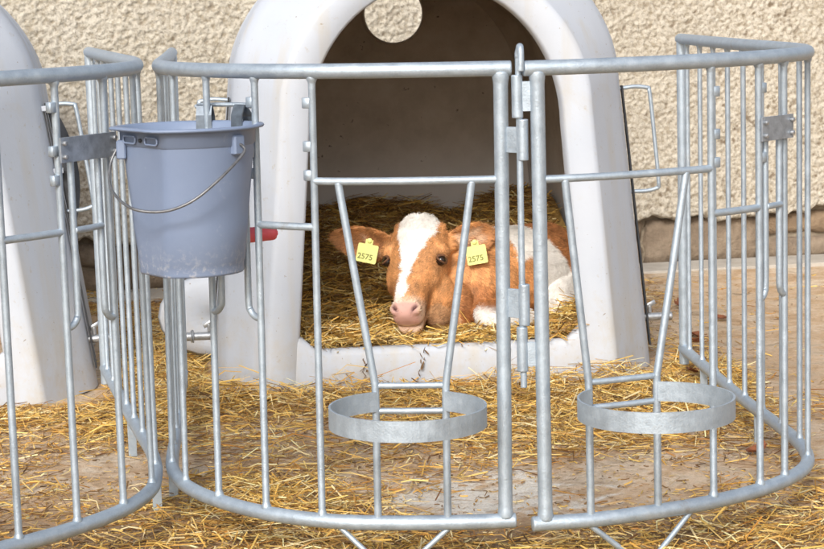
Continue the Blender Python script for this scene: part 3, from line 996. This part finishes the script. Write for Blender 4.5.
ER0, ER1 = H(.13, .070, -.085), np.array([.268, 6.435, .442])
parts.append(ear(EL0, EL1, (.10, -.92, -.10), .060))
parts.append(ear(ER0, ER1, (-.05, -.92, -.05), .058))
parts.append(ell(H(.13, -.085, -.075), (.035, .03, .03), (hs, hd, hf), 12))
parts.append(ell(H(.12, .085, -.075), (.035, .03, .03), (hs, hd, hf), 12))

raw_v, raw_f = merge(*parts)
tmp = new_obj("calf_draft", raw_v, raw_f, None)
md = tmp.modifiers.new("remesh", 'REMESH'); md.mode = 'VOXEL'; md.voxel_size = .0052
md = tmp.modifiers.new("soften", 'SMOOTH'); md.factor = .5; md.iterations = 7
dg = bpy.context.evaluated_depsgraph_get()
em = tmp.evaluated_get(dg).to_mesh()
nv = len(em.vertices)
CV = np.empty(nv * 3, np.float32); em.vertices.foreach_get("co", CV); CV = CV.reshape(-1, 3).astype(float)
CF = np.array([tuple(p.vertices) for p in em.polygons if len(p.vertices) == 4], np.int32)
tmp.evaluated_get(dg).to_mesh_clear()
bpy.data.objects.remove(tmp)

def head_coords(P):
    q = P - POLL
    return (q @ hd) / HLEN, q @ hs, q @ hf
def vnoise(P, sc, seed=0):
    return np.array([noise.noise(Vector((p[0] * sc + seed, p[1] * sc, p[2] * sc))) for p in P])

# nostrils, mouth and eye sockets pressed into the head
ht, hs_c, hf_c = head_coords(CV)
EYE = {}
for sg in (-1, 1):
    for (t0, s0, f0, rt, rs, dep) in ((.945, .032, -.012, .017, .0080, .014),):
        d2 = (((ht - t0) * HLEN + (sg * hs_c - s0) * 1.0) / rs) ** 2 + ((sg * hs_c - s0 - (ht - t0) * HLEN * .6) / rt) ** 2
        w = np.exp(-d2 * 1.2) * (hf_c > -.055)
        CV += -hf[None, :] * (w * dep)[:, None]
    e0 = H(.395, sg * .091, -.024)
    d2 = ((CV - e0) ** 2).sum(1) / .019 ** 2
    nrm = hs * sg * .8 + hf * .6
    CV += -nrm[None, :] * (np.exp(-d2 * 1.3) * .007)[:, None]
w = np.exp(-((hf_c + .082) / .006) ** 2) * (ht > .80) * (ht < 1.05)
CV += -hd[None, :] * (w * .006)[:, None]

def coat_colour(P):
    ht, s, f = head_coords(P)
    n1 = vnoise(P, 11, 3); n2 = vnoise(P, 34, 9); n3 = vnoise(P, 4, 17)
    br = np.array([.57, .265, .098])[None, :] * (1 + .28 * n1 + .20 * n2 + .12 * n3)[:, None]
    br *= np.array([1, 1, 1])[None, :]
    deep = np.array([.27, .080, .022])
    wht = np.array([.86, .83, .78])[None, :] * (1 + .05 * n2)[:, None]
    c = br.copy()
    isear = ((s < -.098) & (ht < .42)) | ((s > .098) & (ht < .42))
    ishead = (ht > -.16) & (ht < 1.2) & (np.abs(s) < .135) & (f > -.23) & (P[:, 1] < 6.50)
    body = (P - T0) @ ad; lat = (P - T0) @ al; z = P[:, 2]
    c = np.where(ishead[:, None] | isear[:, None], c, c * np.array([.84, .74, .66]) * (1 + .30 * n1)[:, None])
    c = np.where(isear[:, None] & ~ishead[:, None], c * 1.12, c)
    # darker, redder on throat, rump and the fold behind the jaw
    thr = sst(.30, .16, z) * sst(6.50, 6.36, P[:, 1]) * (body < .14) * (~ishead)
    c = c * (1 - .45 * thr[:, None]) + deep * .45 * thr[:, None]
    # white patches on the trunk
    wob = .016 * n1 + .010 * n2
    up_patch = sst(.215, .225, body + wob + .0) * sst(.33, .345, z + wob * .8 + .0)
    rear = sst(.335, .350, body + wob + .10 * (z - .30) + .9 * np.maximum(0, lat - .12) * (body > .2))
    rumpb = sst(.405, .420, body + wob + .55 * (z - .34) - .05 * lat)
    wmask = np.maximum(up_patch, rear) * (1 - rumpb)
    legs = (sst(.215, .190, z + wob * .4)) * (lat > .15)
    wmask = np.maximum(wmask, legs) * (body > -.05) * (~ishead)
    rb2 = rumpb[:, None] * (~ishead)[:, None] * (body > .3)[:, None]
    c = c * (1 - .55 * rb2) + np.array([.23, .068, .02]) * .55 * rb2
    c = c * (1 - wmask[:, None]) + wht * wmask[:, None]
    # blaze: broad over the poll, narrowing to the nose and slipping to one side
    bw = np.interp(ht, [-.15, .05, .18, .30, .42, .55, .68, .80, .9], [.062, .066, .060, .042, .024, .0135, .011, .016, .014])
    bc = np.interp(ht, [0, .3, .5, .7, .85, .95], [.0, .0, -.006, -.014, -.024, -.030])
    bl = sst(.004, -.004, np.abs(s - bc) - bw + .012 * n2 + .006 * n1) * (ht < .93) * (f > -.10) * ishead
    bl = np.where(ht < .0, bl * (f > -.08), bl)
    c = c * (1 - bl[:, None]) + wht * bl[:, None]
    # pale muzzle ring, pink nose pad
    m = sst(.80, .90, ht + .25 * np.abs(s)) * ishead
    c = c * (1 - .75 * m[:, None]) + np.array([.78, .60, .46]) * .75 * m[:, None]
    pk = sst(.875, .915, ht + .25 * np.maximum(0, .02 - np.abs(s))) * sst(.050, .036, np.abs(s)) * sst(-.072, -.062, f) * ishead
    c = c * (1 - pk[:, None]) + np.array([.60, .345, .29])[None, :] * (1 + .08 * n2)[:, None] * pk[:, None]
    ch = sst(-.088, -.100, f) * (ht > .75) * ishead
    c = c * (1 - .8 * ch[:, None]) + np.array([.50, .29, .15]) * .8 * ch[:, None]
    # nostril and lip creases coloured darker
    for sg in (-1, 1):
        d2 = (((ht - .945) * HLEN + (sg * s - .032) * 1.0) / .0095) ** 2 + ((sg * s - .032 - (ht - .945) * HLEN * .6) / .0180) ** 2
        w = np.exp(-d2 * 1.3) * 1.35 * (f > -.06) * ishead
        w = np.minimum(w, 1)
        c = c * (1 - w[:, None]) + np.array([.07, .02, .018]) * w[:, None]
        e0 = H(.395, sg * .091, -.024)
        w = np.exp(-(((P - e0) ** 2).sum(1) / .019 ** 2) ** 2)
        c = c * (1 - .85 * w[:, None]) + np.array([.10, .04, .02]) * .85 * w[:, None]
    w = np.exp(-((f + .082) / .005) ** 2) * (ht > .82) * ishead
    c = c * (1 - .6 * w[:, None]) + np.array([.25, .10, .06]) * .6 * w[:, None]
    # paler hair inside the ears
    for b0, t1 in ((EL0, EL1), (ER0, ER1)):
        d = t1 - b0; L = np.linalg.norm(d); d = d / L
        q = P - b0; a = (q @ d) / L
        rad = np.linalg.norm(q - np.outer(q @ d, d), axis=1)
        w = sst(.040, .018, rad) * sst(.12, .3, a) * sst(.95, .6, a) * (1 - ishead * (a < .2))
        dk = sst(.050, .030, rad) * sst(.05, .2, a) * sst(1., .75, a) * (1 - ishead * (a < .25))  # shading of the ear's hollow painted into the coat colour
        c = c * (1 - .55 * dk[:, None]) + np.array([.26, .095, .035]) * .55 * dk[:, None]
        streak = sst(-.05, .35, n2 + .6 * n1)
        c = c * (1 - .75 * (w * streak)[:, None]) + np.array([.70, .50, .34]) * .75 * (w * streak)[:, None]
    return np.clip(c, .008, .9)

ccol = coat_colour(CV)
calf = thing("calf", "brown and white calf with yellow ear tags lying on straw in the hutch", "calf", tuple(CB))
fast_mesh("calf_body", CV - CB, CF, M['coat'], calf, True, ccol)

# short coat: fine hairs lying back over the skin
vn = np.zeros_like(CV)
a, b, c_, d_ = (CV[CF[:, i]] for i in range(4))
fn = np.cross(c_ - a, d_ - b)
area = np.linalg.norm(fn, axis=1) / 2
fnn = fn / (np.linalg.norm(fn, axis=1)[:, None] + 1e-12)
if ((fnn * (a - CV.mean(0))).sum(1)).mean() < 0:
    fnn = -fnn
NH = 95000
hd_t, hd_s, hd_f = head_coords(a)
wgt = area * (1 + 1.2 * ((a - POLL) ** 2).sum(1) ** .5 * 0) * np.where((hd_t > .88) & (np.abs(hd_s) < .07) & (a[:, 1] < 6.4), .05, 1.0)
wgt = wgt * np.where((fnn @ np.array([0, -1., .2])) > -.35, 1, .12)
for sg in (-1, 1):
    e0 = H(.395, sg * .091, -.024)
    wgt = wgt * (((a - e0) ** 2).sum(1) > .015 ** 2)
idx = rng.choice(len(CF), NH, p=wgt / wgt.sum())
u1, u2 = rng.random((2, NH, 1))
root = (a[idx] * (1 - u1) + b[idx] * u1) * (1 - u2) + (d_[idx] * (1 - u1) + c_[idx] * u1) * u2
nn = fnn[idx]
rt_, rs_, rf_ = head_coords(root)
on_head = (rt_ > -.12) & (np.abs(rs_) < .12) & (rf_ > -.2) & (root[:, 1] < 6.5)
flow = np.where(on_head[:, None], -hd * .7 + np.sign(rs_)[:, None] * hs * .5 + hf * .0, ad * .7 - up * .75)
eL = (rs_ < -.10) & (rt_ < .4); eR = (rs_ > .10) & (rt_ < .4) & (root[:, 1] < 6.5) & (root[:, 2] > .33)
flow = np.where(eL[:, None], np.array([-.9, 0, -.2]), np.where(eR[:, None], np.array([.9, 0, -.1]), flow))
flow = flow + rng.normal(0, .30, (NH, 3))
swirl = np.stack([np.array([noise.noise(Vector(p * 9)) for p in root]), np.array([noise.noise(Vector(p * 9 + 7)) for p in root]), np.zeros(NH)], 1)
flow = flow + swirl * 1.1
flow -= nn * (flow * nn).sum(1)[:, None]
flow /= np.linalg.norm(flow, axis=1)[:, None] + 1e-9
ln = np.where(on_head, rng.uniform(.007, .014, NH), rng.uniform(.009, .020, NH))[:, None]
ln = np.where((eL | eR)[:, None], rng.uniform(.010, .022, (NH, 1)), ln)
crown = on_head & (rt_ < .12)
ln = np.where(crown[:, None], rng.uniform(.012, .022, (NH, 1)), ln)
side = np.cross(nn, flow)
wd = rng.uniform(.0006, .0012, (NH, 1))
lift = rng.uniform(.06, .28, (NH, 1))
p0 = root - nn * .001
p1 = root + flow * ln * .55 + nn * ln * lift * .6
p2 = root + flow * ln + nn * ln * lift * .55
HV = np.stack([p0 - side * wd, p0 + side * wd, p1 + side * wd * .8, p1 - side * wd * .8, p2 + side * wd * .15, p2 - side * wd * .15], 1).reshape(-1, 3)
k = np.arange(NH)[:, None] * 6
HF = np.concatenate([k + np.array([0, 1, 2, 3]), k + np.array([3, 2, 4, 5])], 0)
clump = np.array([noise.noise(Vector((p[0] * 60, p[1] * 60, p[2] * 26))) for p in root])[:, None]
hc = coat_colour(root)
isw = (hc[:, 2:3] > .45) * 1.0
hc = hc * (1 + (rng.uniform(-.34, .32, (NH, 1)) + .50 * clump) * (1 - .80 * isw))
hair = fast_mesh("coat_hair", HV - CB, HF, M['coat'], calf, True, np.repeat(np.clip(hc, 0, .9), 6, 0))
hair["kind"] = "stuff"

for sg in (-1, 1):
    e0 = H(.395, sg * .0895, -.0255)
    v, f = ell(e0, (.0175, .0180, .0165), (hs, hd, hf), 18)
    ey = new_obj("eye", v, f, M['eye'], calf, True, CB)
    en = hs * sg * .78 + hf * .62
    ew = np.cross(hd, en); ew /= np.linalg.norm(ew)
    lid = []
    for a_ in np.linspace(0, 2 * math.pi, 25)[:-1]:
        ca, sa = math.cos(a_), math.sin(a_)
        lid.append(e0 + ew * .0185 * ca + hd * (.0130 * sa if sa > 0 else .0120 * sa) + en * (.0128 - .008 * ca * ca))
    lid.append(lid[0])
    lr = [.0046 if math.sin(a_) < -.15 else .0030 for a_ in np.linspace(0, 2 * math.pi, 25)]
    lv, lf_ = tube(lid, lr, 8, False)
    lc = np.tile(np.array([.13, .055, .024]), (len(lv), 1)) * rng.uniform(.8, 1.2, (len(lv), 1))
    fast_mesh("eyelid", np.array(lv) - CB, np.array(lf_), M['coat'], ey, True, lc)
# ear tags with their number
def ear_tag(c, right, upv, nrm, w=.033, h=.030):
    c, right, upv, nrm = (np.asarray(q, float) / (1 if i == 0 else np.linalg.norm(q)) for i, q in enumerate((c, right, upv, nrm)))
    out2 = []
    r = .005
    for cx, cz, a0 in ((w - r, h - r, 0), (-w + r, h - r, 90), (-w + r, -h + r, 180), (w - r, -h + r, 270)):
        for a in (0, 30, 60, 90):
            out2.append((cx + r * math.cos(R(a0 + a)), cz + r * math.sin(R(a0 + a))))
    # narrow neck up to the pin
    V, Fc = [], []
    n = len(out2)
    for th in (-.001, .001):
        for x, z in out2:
            V.append(c + right * x + upv * z + nrm * th)
    for j in range(n):
        Fc.append((j, (j + 1) % n, n + (j + 1) % n, n + j))
    Fc += [tuple(range(n))[::-1], tuple(range(n, 2 * n))]
    nk = box(c + upv * (h + .006), .012, .0012, .009, right, nrm, upv)
    tg = new_obj("ear_tag", *merge((V, Fc), nk), M['tag'], calf, False, CB)
    new_obj("tag_pin", *tube([c + upv * (h + .012) - nrm * .004, c + upv * (h + .012) + nrm * .005], .008, 12), M['tag'], tg, True, CB)
    for txt, size, dx, dz in (("2575", .0250, -.0295, -.0195),):
        cu = bpy.data.curves.new("tag_number", 'FONT')
        cu.body = txt; cu.size = size; cu.offset = .0004 * size / .025
        ob = bpy.data.objects.new("tag_number_draft", cu)
        col.objects.link(ob)
        dg2 = bpy.context.evaluated_depsgraph_get()
        me = ob.evaluated_get(dg2).to_mesh()
        vs = [c + right * (v.co.x + dx) + upv * (v.co.y + dz) + nrm * .0018 for v in me.vertices]
        fsx = [tuple(p.vertices) for p in me.polygons]
        ob.evaluated_get(dg2).to_mesh_clear()
        bpy.data.objects.remove(ob)
        new_obj("tag_number", vs, fsx, M['ink'], tg, False, CB)
ear_tag((-.143, 6.392, .381), (.97, 0, -.22), (.22, .10, .97), (0, -1, .10))
ear_tag((.209, 6.372, .370), (.985, 0, .15), (-.15, .10, .985), (0, -1, .10))

# ------------------------------------------------------------------ straw
def straw_mesh(name, X, D, L, W, C, bend, parent=None):
    """X centres, D unit directions, L lengths, W half widths, C colours"""
    n = len(X)
    upv = np.array([0, 0, 1.])
    S = np.cross(D, upv) + 1e-6; S /= np.linalg.norm(S, axis=1)[:, None]
    U = np.cross(S, D)
    tilt = rng.uniform(-.9, .9, (n, 1))
    S2 = S * np.cos(tilt) + U * np.sin(tilt); U2 = np.cross(S2, D)
    bs = rng.normal(0, 1, (n, 1)) * bend; bu = rng.normal(0, .5, (n, 1)) * bend
    rings = []
    for q, b in ((-.5, 0), (-.1, 1), (.5, -.2)):
        c = X + D * L[:, None] * q + (S * bs + U * bu) * L[:, None] * b
        w = W[:, None] * (1 if q > -.5 else .8)
        rings += [c + S2 * w, c - S2 * w * .8 + U2 * w * .35, c + U2 * w * .55]
    V = np.stack(rings, 1).reshape(-1, 3)
    k = np.arange(n)[:, None] * 9
    F = []
    for i in (0, 3):
        for j in range(3):
            F.append(k + np.array([i + j, i + (j + 1) % 3, i + 3 + (j + 1) % 3, i + 3 + j]))
    F = np.concatenate(F, 0)
    o = fast_mesh(name, V, F, M['straw'], parent, False, np.repeat(C, 9, 0))
    return o
def straw_col(n, brown=.2, bright=1.0):
    base = np.array([[.80, .49, .115], [.85, .59, .20], [.68, .38, .08], [.87, .70, .37], [.74, .49, .125]])
    c = base[rng.integers(0, 5, n)] * rng.uniform(.7, 1.15, (n, 1)) * bright
    bmask = rng.random(n) < brown
    c[bmask] = np.array([.26, .145, .05]) * rng.uniform(.5, 1.3, (bmask.sum(), 1))
    return np.clip(c, .01, .85)
def dirs(n, zs):
    a = rng.uniform(0, 2 * math.pi, n)
    z = rng.normal(0, zs, n)
    D = np.stack([np.cos(a), np.sin(a), z], 1)
    return D / np.linalg.norm(D, axis=1)[:, None]

# bedding inside the hutch: a trodden bank that rises towards the rear wall
BN = smooth_noise((128, 128), 6, 21)
def bed_h(u, v):
    i = np.clip(((v + .1) / 2.0 * 127).astype(int), 0, 127); j = np.clip(((u + .8) / 1.6 * 127).astype(int), 0, 127)
    h = .105 + .035 * sst(.02, .25, v) + .235 * sst(.35, 1.45, v) + .02 * BN[i, j] * sst(.03, .2, v)
    h = h + .06 * sst(.35, .6, np.abs(u)) * sst(.1, .35, v)
    return h
bu_, bv_ = np.meshgrid(np.linspace(-.655, .655, 70), np.linspace(.062, DEPTH - .035, 80))
wl = (.690 - .1 * .2) * .93
bu2 = bu_ / .655 * np.where(bv_ > .13, .60, .455)
bz = bed_h(bu2, bv_)
bw_ = HM + bu2[..., None] * hu + bv_[..., None] * hv + bz[..., None] * up
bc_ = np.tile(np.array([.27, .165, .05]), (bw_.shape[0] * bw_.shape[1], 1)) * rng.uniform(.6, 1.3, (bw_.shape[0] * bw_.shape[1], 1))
nb = 15000
uu = rng.uniform(-1, 1, nb); vv = .055 + (DEPTH - .10) * rng.random(nb) ** 1.05
uu = uu * np.where(vv > .15, .585, .45)
zz = bed_h(uu, vv) + rng.uniform(-.006, .016, nb)
zz = np.where(vv < .16, np.maximum(zz, .134 + .03 * sst(.36, .45, np.abs(uu)) + rng.uniform(0, .012, nb)), zz)
X = HM + uu[:, None] * hu + vv[:, None] * hv + zz[:, None] * up
D = dirs(nb, .22)
Ls = rng.uniform(.05, .20, nb)
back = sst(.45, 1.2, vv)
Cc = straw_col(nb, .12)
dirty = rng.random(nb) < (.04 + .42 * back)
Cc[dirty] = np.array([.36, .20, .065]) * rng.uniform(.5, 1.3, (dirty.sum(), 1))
# keep every straw inside the lining
half = (np.abs(D @ hu) * Ls / 2)
lim = np.where(vv > .17, .61, .44)
ok = (np.abs(uu) + half < lim) & (vv + np.abs(D @ hv) * Ls / 2 < DEPTH - .03) & (vv - np.abs(D @ hv) * Ls / 2 > -.035)
ok &= ~((vv - np.abs(D @ hv) * Ls / 2 < .07) & (zz < .133))
# nothing grows through the calf
q = X - T0
bb = q @ ad; ll = q @ al
inside = (bb > -.05) & (bb < .60) & (np.abs(ll - .02) < .15)
hq = X[:, :2] - np.array([-.02, 6.22])
inside |= (np.abs(hq[:, 0]) < .10) & (hq[:, 1] < .12) & (zz > .138)
inside |= (bb > -.02) & (bb < .36) & (ll > 0) & (ll < .27) & (zz > .15)
ok &= ~inside
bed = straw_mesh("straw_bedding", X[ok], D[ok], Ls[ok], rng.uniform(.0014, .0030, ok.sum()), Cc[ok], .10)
bed["kind"] = "stuff"
tag(bed, "deep golden straw bedding banked up inside the calf's hutch", "straw")
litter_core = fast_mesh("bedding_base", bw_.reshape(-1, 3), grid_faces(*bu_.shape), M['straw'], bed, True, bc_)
litter_core["kind"] = "stuff"

# litter on the yard
DN1 = smooth_noise((400, 400), 9, 31); DN2 = smooth_noise((400, 400), 22, 32)
def heap(u, v):
    return sum(np.exp(-((u - a) / w) ** 2 - ((v + .10) / d) ** 2) for a, w, d in ((.24, .13, .09), (.52, .12, .10), (-.72, .14, .16), (-.30, .10, .05)))
def dens(x, y):
    i = np.clip(((y - 3.0) / 6.5 * 399).astype(int), 0, 399); j = np.clip(((x + 3.2) / 6.4 * 399).astype(int), 0, 399)
    q = np.stack([x, y], 1) - HM[:2]
    v = q @ hv[:2]; u = q @ hu[:2]
    base = .24 + .17 * DN1[i, j] + .16 * DN2[i, j]
    base += .85 * np.exp(-((v + .10) / .20) ** 2) * (np.abs(u) < 1.0)           # swept up against the thresholds
    base += .42 * np.exp(-((v + .62) / .36) ** 2) * sst(1.0, .5, np.abs(u))
    base += .95 * np.exp(-((x + .80) / .17) ** 2) * sst(5.0, 5.7, y) * sst(7.6, 6.6, y)      # drift between the hutches
    base += .50 * np.exp(-((x + 1.2) / .35) ** 2 - ((y - 5.72) / .22) ** 2)
    base += .75 * np.exp(-((x - .90) / .12) ** 2 - ((y - 6.15) / .42) ** 2)
    base += .55 * heap(u, v)
    base += .25 * np.exp(-((y - 4.05) / .30) ** 2)
    base -= .40 * np.exp(-((x - .45) / .28) ** 2 - ((y - 4.85) / .42) ** 2)
    base -= .30 * np.exp(-((x - .12) / .14) ** 2 - ((y - 4.50) / .14) ** 2)
    base -= .30 * sst(.35, .75, x) * sst(4.45, 4.15, y)
    base *= np.where(x > 1.02, .10 + .30 * np.exp(-((y - 5.65) / .10) ** 2), 1)
    base *= np.where((v > .25) & (x > -.6), .35, 1)
    return np.clip(base, 0.012, 1)
NC = 205000
x = rng.uniform(-2.4, 2.4, NC); y = rng.uniform(3.3, 8.3, NC)
dd = dens(x, y)
keep = rng.random(NC) < dd * .75
q = np.stack([x, y], 1) - HM[:2]
v = q @ hv[:2]; u = q @ hu[:2]
keep &= ~((np.abs(u) < .74) & (v > -.035) & (v < DEPTH + .05))
q2 = np.stack([x, y], 1) - np.array([-1.665, 5.88])
a2 = R(8.5)
v2 = q2 @ np.array([-math.sin(a2), math.cos(a2)]); u2 = q2 @ np.array([math.cos(a2), math.sin(a2)])
keep &= ~((np.abs(u2) < .76) & (v2 > -.035) & (v2 < DEPTH + .05))
x, y, dd = x[keep], y[keep], dd[keep]
n = len(x)
q = np.stack([x, y], 1) - HM[:2]
pile = .018 * sst(.55, 1.0, dd) + .005 + .055 * heap(q @ hu[:2], q @ hv[:2])
z = ground_z(x, y) + .003 + rng.random(n) ** 1.3 * pile
D = dirs(n, .05)
D[:, 2] += rng.normal(0, .16, n) * sst(.45, .9, dd); D /= np.linalg.norm(D, axis=1)[:, None]
Ls = rng.uniform(.03, .15, n) * (.65 + .45 * dd) * np.where(rng.random(n) < .06, 1.7, 1)
Cc = straw_col(n, .16)
muck = rng.random(n) < np.clip(.55 - dd * .55, .05, .6)
Cc[muck] *= np.array([.62, .50, .42])
z = np.maximum(z, np.abs(D[:, 2]) * Ls / 2 + .002)
nf = 120000
fx = rng.uniform(-2.4, 2.4, nf); fy = rng.uniform(3.3, 8.3, nf)
kf = rng.random(nf) < np.clip(dens(fx, fy) * .7 + np.where(fx > 1.0, .02, .20), 0, 1)
q = np.stack([fx, fy], 1) - HM[:2]
kf &= ~((np.abs(q @ hu[:2]) < .72) & (q @ hv[:2] > -.02) & (q @ hv[:2] < DEPTH + .05))
q2 = np.stack([fx, fy], 1) - np.array([-1.665, 5.88])
kf &= ~((np.abs(q2 @ np.array([math.cos(a2), math.sin(a2)])) < .74) & (q2 @ np.array([-math.sin(a2), math.cos(a2)]) > -.02))
fx, fy = fx[kf], fy[kf]; nf = len(fx)
fd_ = dirs(nf, .06); fc_ = straw_col(nf, .55, .85)
x = np.r_[x, fx]; y = np.r_[y, fy]; z = np.r_[z, ground_z(fx, fy) + .003]; D = np.concatenate([D, fd_]); Ls = np.r_[Ls, rng.uniform(.006, .026, nf)]; Cc = np.concatenate([Cc, fc_])
n = len(x)
lit = straw_mesh("straw_litter", np.stack([x, y, z], 1), D, Ls, rng.uniform(.0009, .0025, n), Cc, .17)
lit["kind"] = "stuff"
tag(lit, "loose golden straw scattered over the yard around the pens", "straw")
# straw wisps lying over the hutch threshold
nw = 110
u = rng.uniform(-.42, .46, nw)
X = np.array([hl(a, rng.uniform(-.004, .05), .137 + .03 * sst(.385, .44, abs(a)) + rng.uniform(0, .01)) for a in u])
D = dirs(nw, .14)
wisp = straw_mesh("straw_wisp", X, D, rng.uniform(.03, .12, nw), rng.uniform(.001, .002, nw), straw_col(nw, .1), .2, bed)
wisp["kind"] = "stuff"

# ------------------------------------------------------------------ withered leaves
def leaf(seed, L, w):
    g = np.random.default_rng(seed)
    nx, ny = 6, 4
    V = []
    k1, k2 = g.uniform(-.5, .5), g.uniform(.25, .6)
    for i in range(nx):
        t = i / (nx - 1)
        ww = w * math.sin(math.pi * (.06 + .90 * t)) ** .8
        for j in range(ny):
            s = j / (ny - 1) * 2 - 1
            V.append((L * (t - .5), ww * s * .5, k2 * w * (s * s * .5) + k1 * w * (t - .5) ** 2 * 2 + g.uniform(0, .06) * w + .002))
    Fc = [(i * ny + j, (i + 1) * ny + j, (i + 1) * ny + j + 1, i * ny + j + 1) for i in range(nx - 1) for j in range(ny - 1)]
    return V, Fc
lf = [((-.485, 4.235), .070, .042, "curled russet leaf on the bare yard at the foot of the bucket's panel"),
      ((.875, 5.02), .075, .045, "dark red leaf lying inside the flank rail by the flat iron foot"),
      ((.93, 6.55), .080, .05, None), ((.97, 6.85), .075, .05, None), ((.90, 6.30), .07, .045, None), ((1.02, 7.5), .07, .05, None), ((1.12, 7.2), .07, .045, None), ((.86, 6.08), .07, .045, None)]
for i, ((lx, ly), L, w, lb) in enumerate(lf):
    o = new_obj("dry_leaf", *leaf(50 + i, L, w), M['leaf'] if i else M['curled'])
    o.location = (lx, ly, float(ground_z(lx, ly)) + .006 + (.02 if lb is None and ly < 6.6 else 0)); o.rotation_euler = (random.uniform(-.25, .25), random.uniform(-.25, .25), random.uniform(0, 6))
    tag(o, lb or "withered red leaf in the straw beside the hutch's right flank", "leaf", "red leaves beside the hutch" if lb is None else None)
for i, (u, z, lb) in enumerate(((-.235, .062, "narrow brown leaf scrap stuck to the hutch threshold by the jamb"), (-.075, .085, "ragged brown leaf scrap stuck to the middle of the hutch threshold"))):
    bits = []
    g = np.random.default_rng(60 + i)
    for k in range(9):
        V, Fc = leaf(90 + 10 * i + k, g.uniform(.018, .034), g.uniform(.007, .013))
        rm = np.array(Matrix.Rotation(g.uniform(0, 6), 3, 'X') @ Matrix.Rotation(g.uniform(0.6, 2.4), 3, 'Y') @ Matrix.Rotation(g.uniform(0, 6), 3, 'Z'))
        q = g.normal(0, 1, 2)
        bits.append(([rm @ np.array(v_) * .8 + np.array([q[0] * .006 + .004 * k * (i - .5), -.010 + .002 * q[1], .075 * (k / 8 - .5)]) for v_ in V], Fc))
    o = new_obj("leaf_scrap", *merge(*bits), M['curled'])
    o.location = tuple(hl(u, -.006, z)); o.rotation_euler = (0, 0, HY)
    tag(o, lb, "leaf")
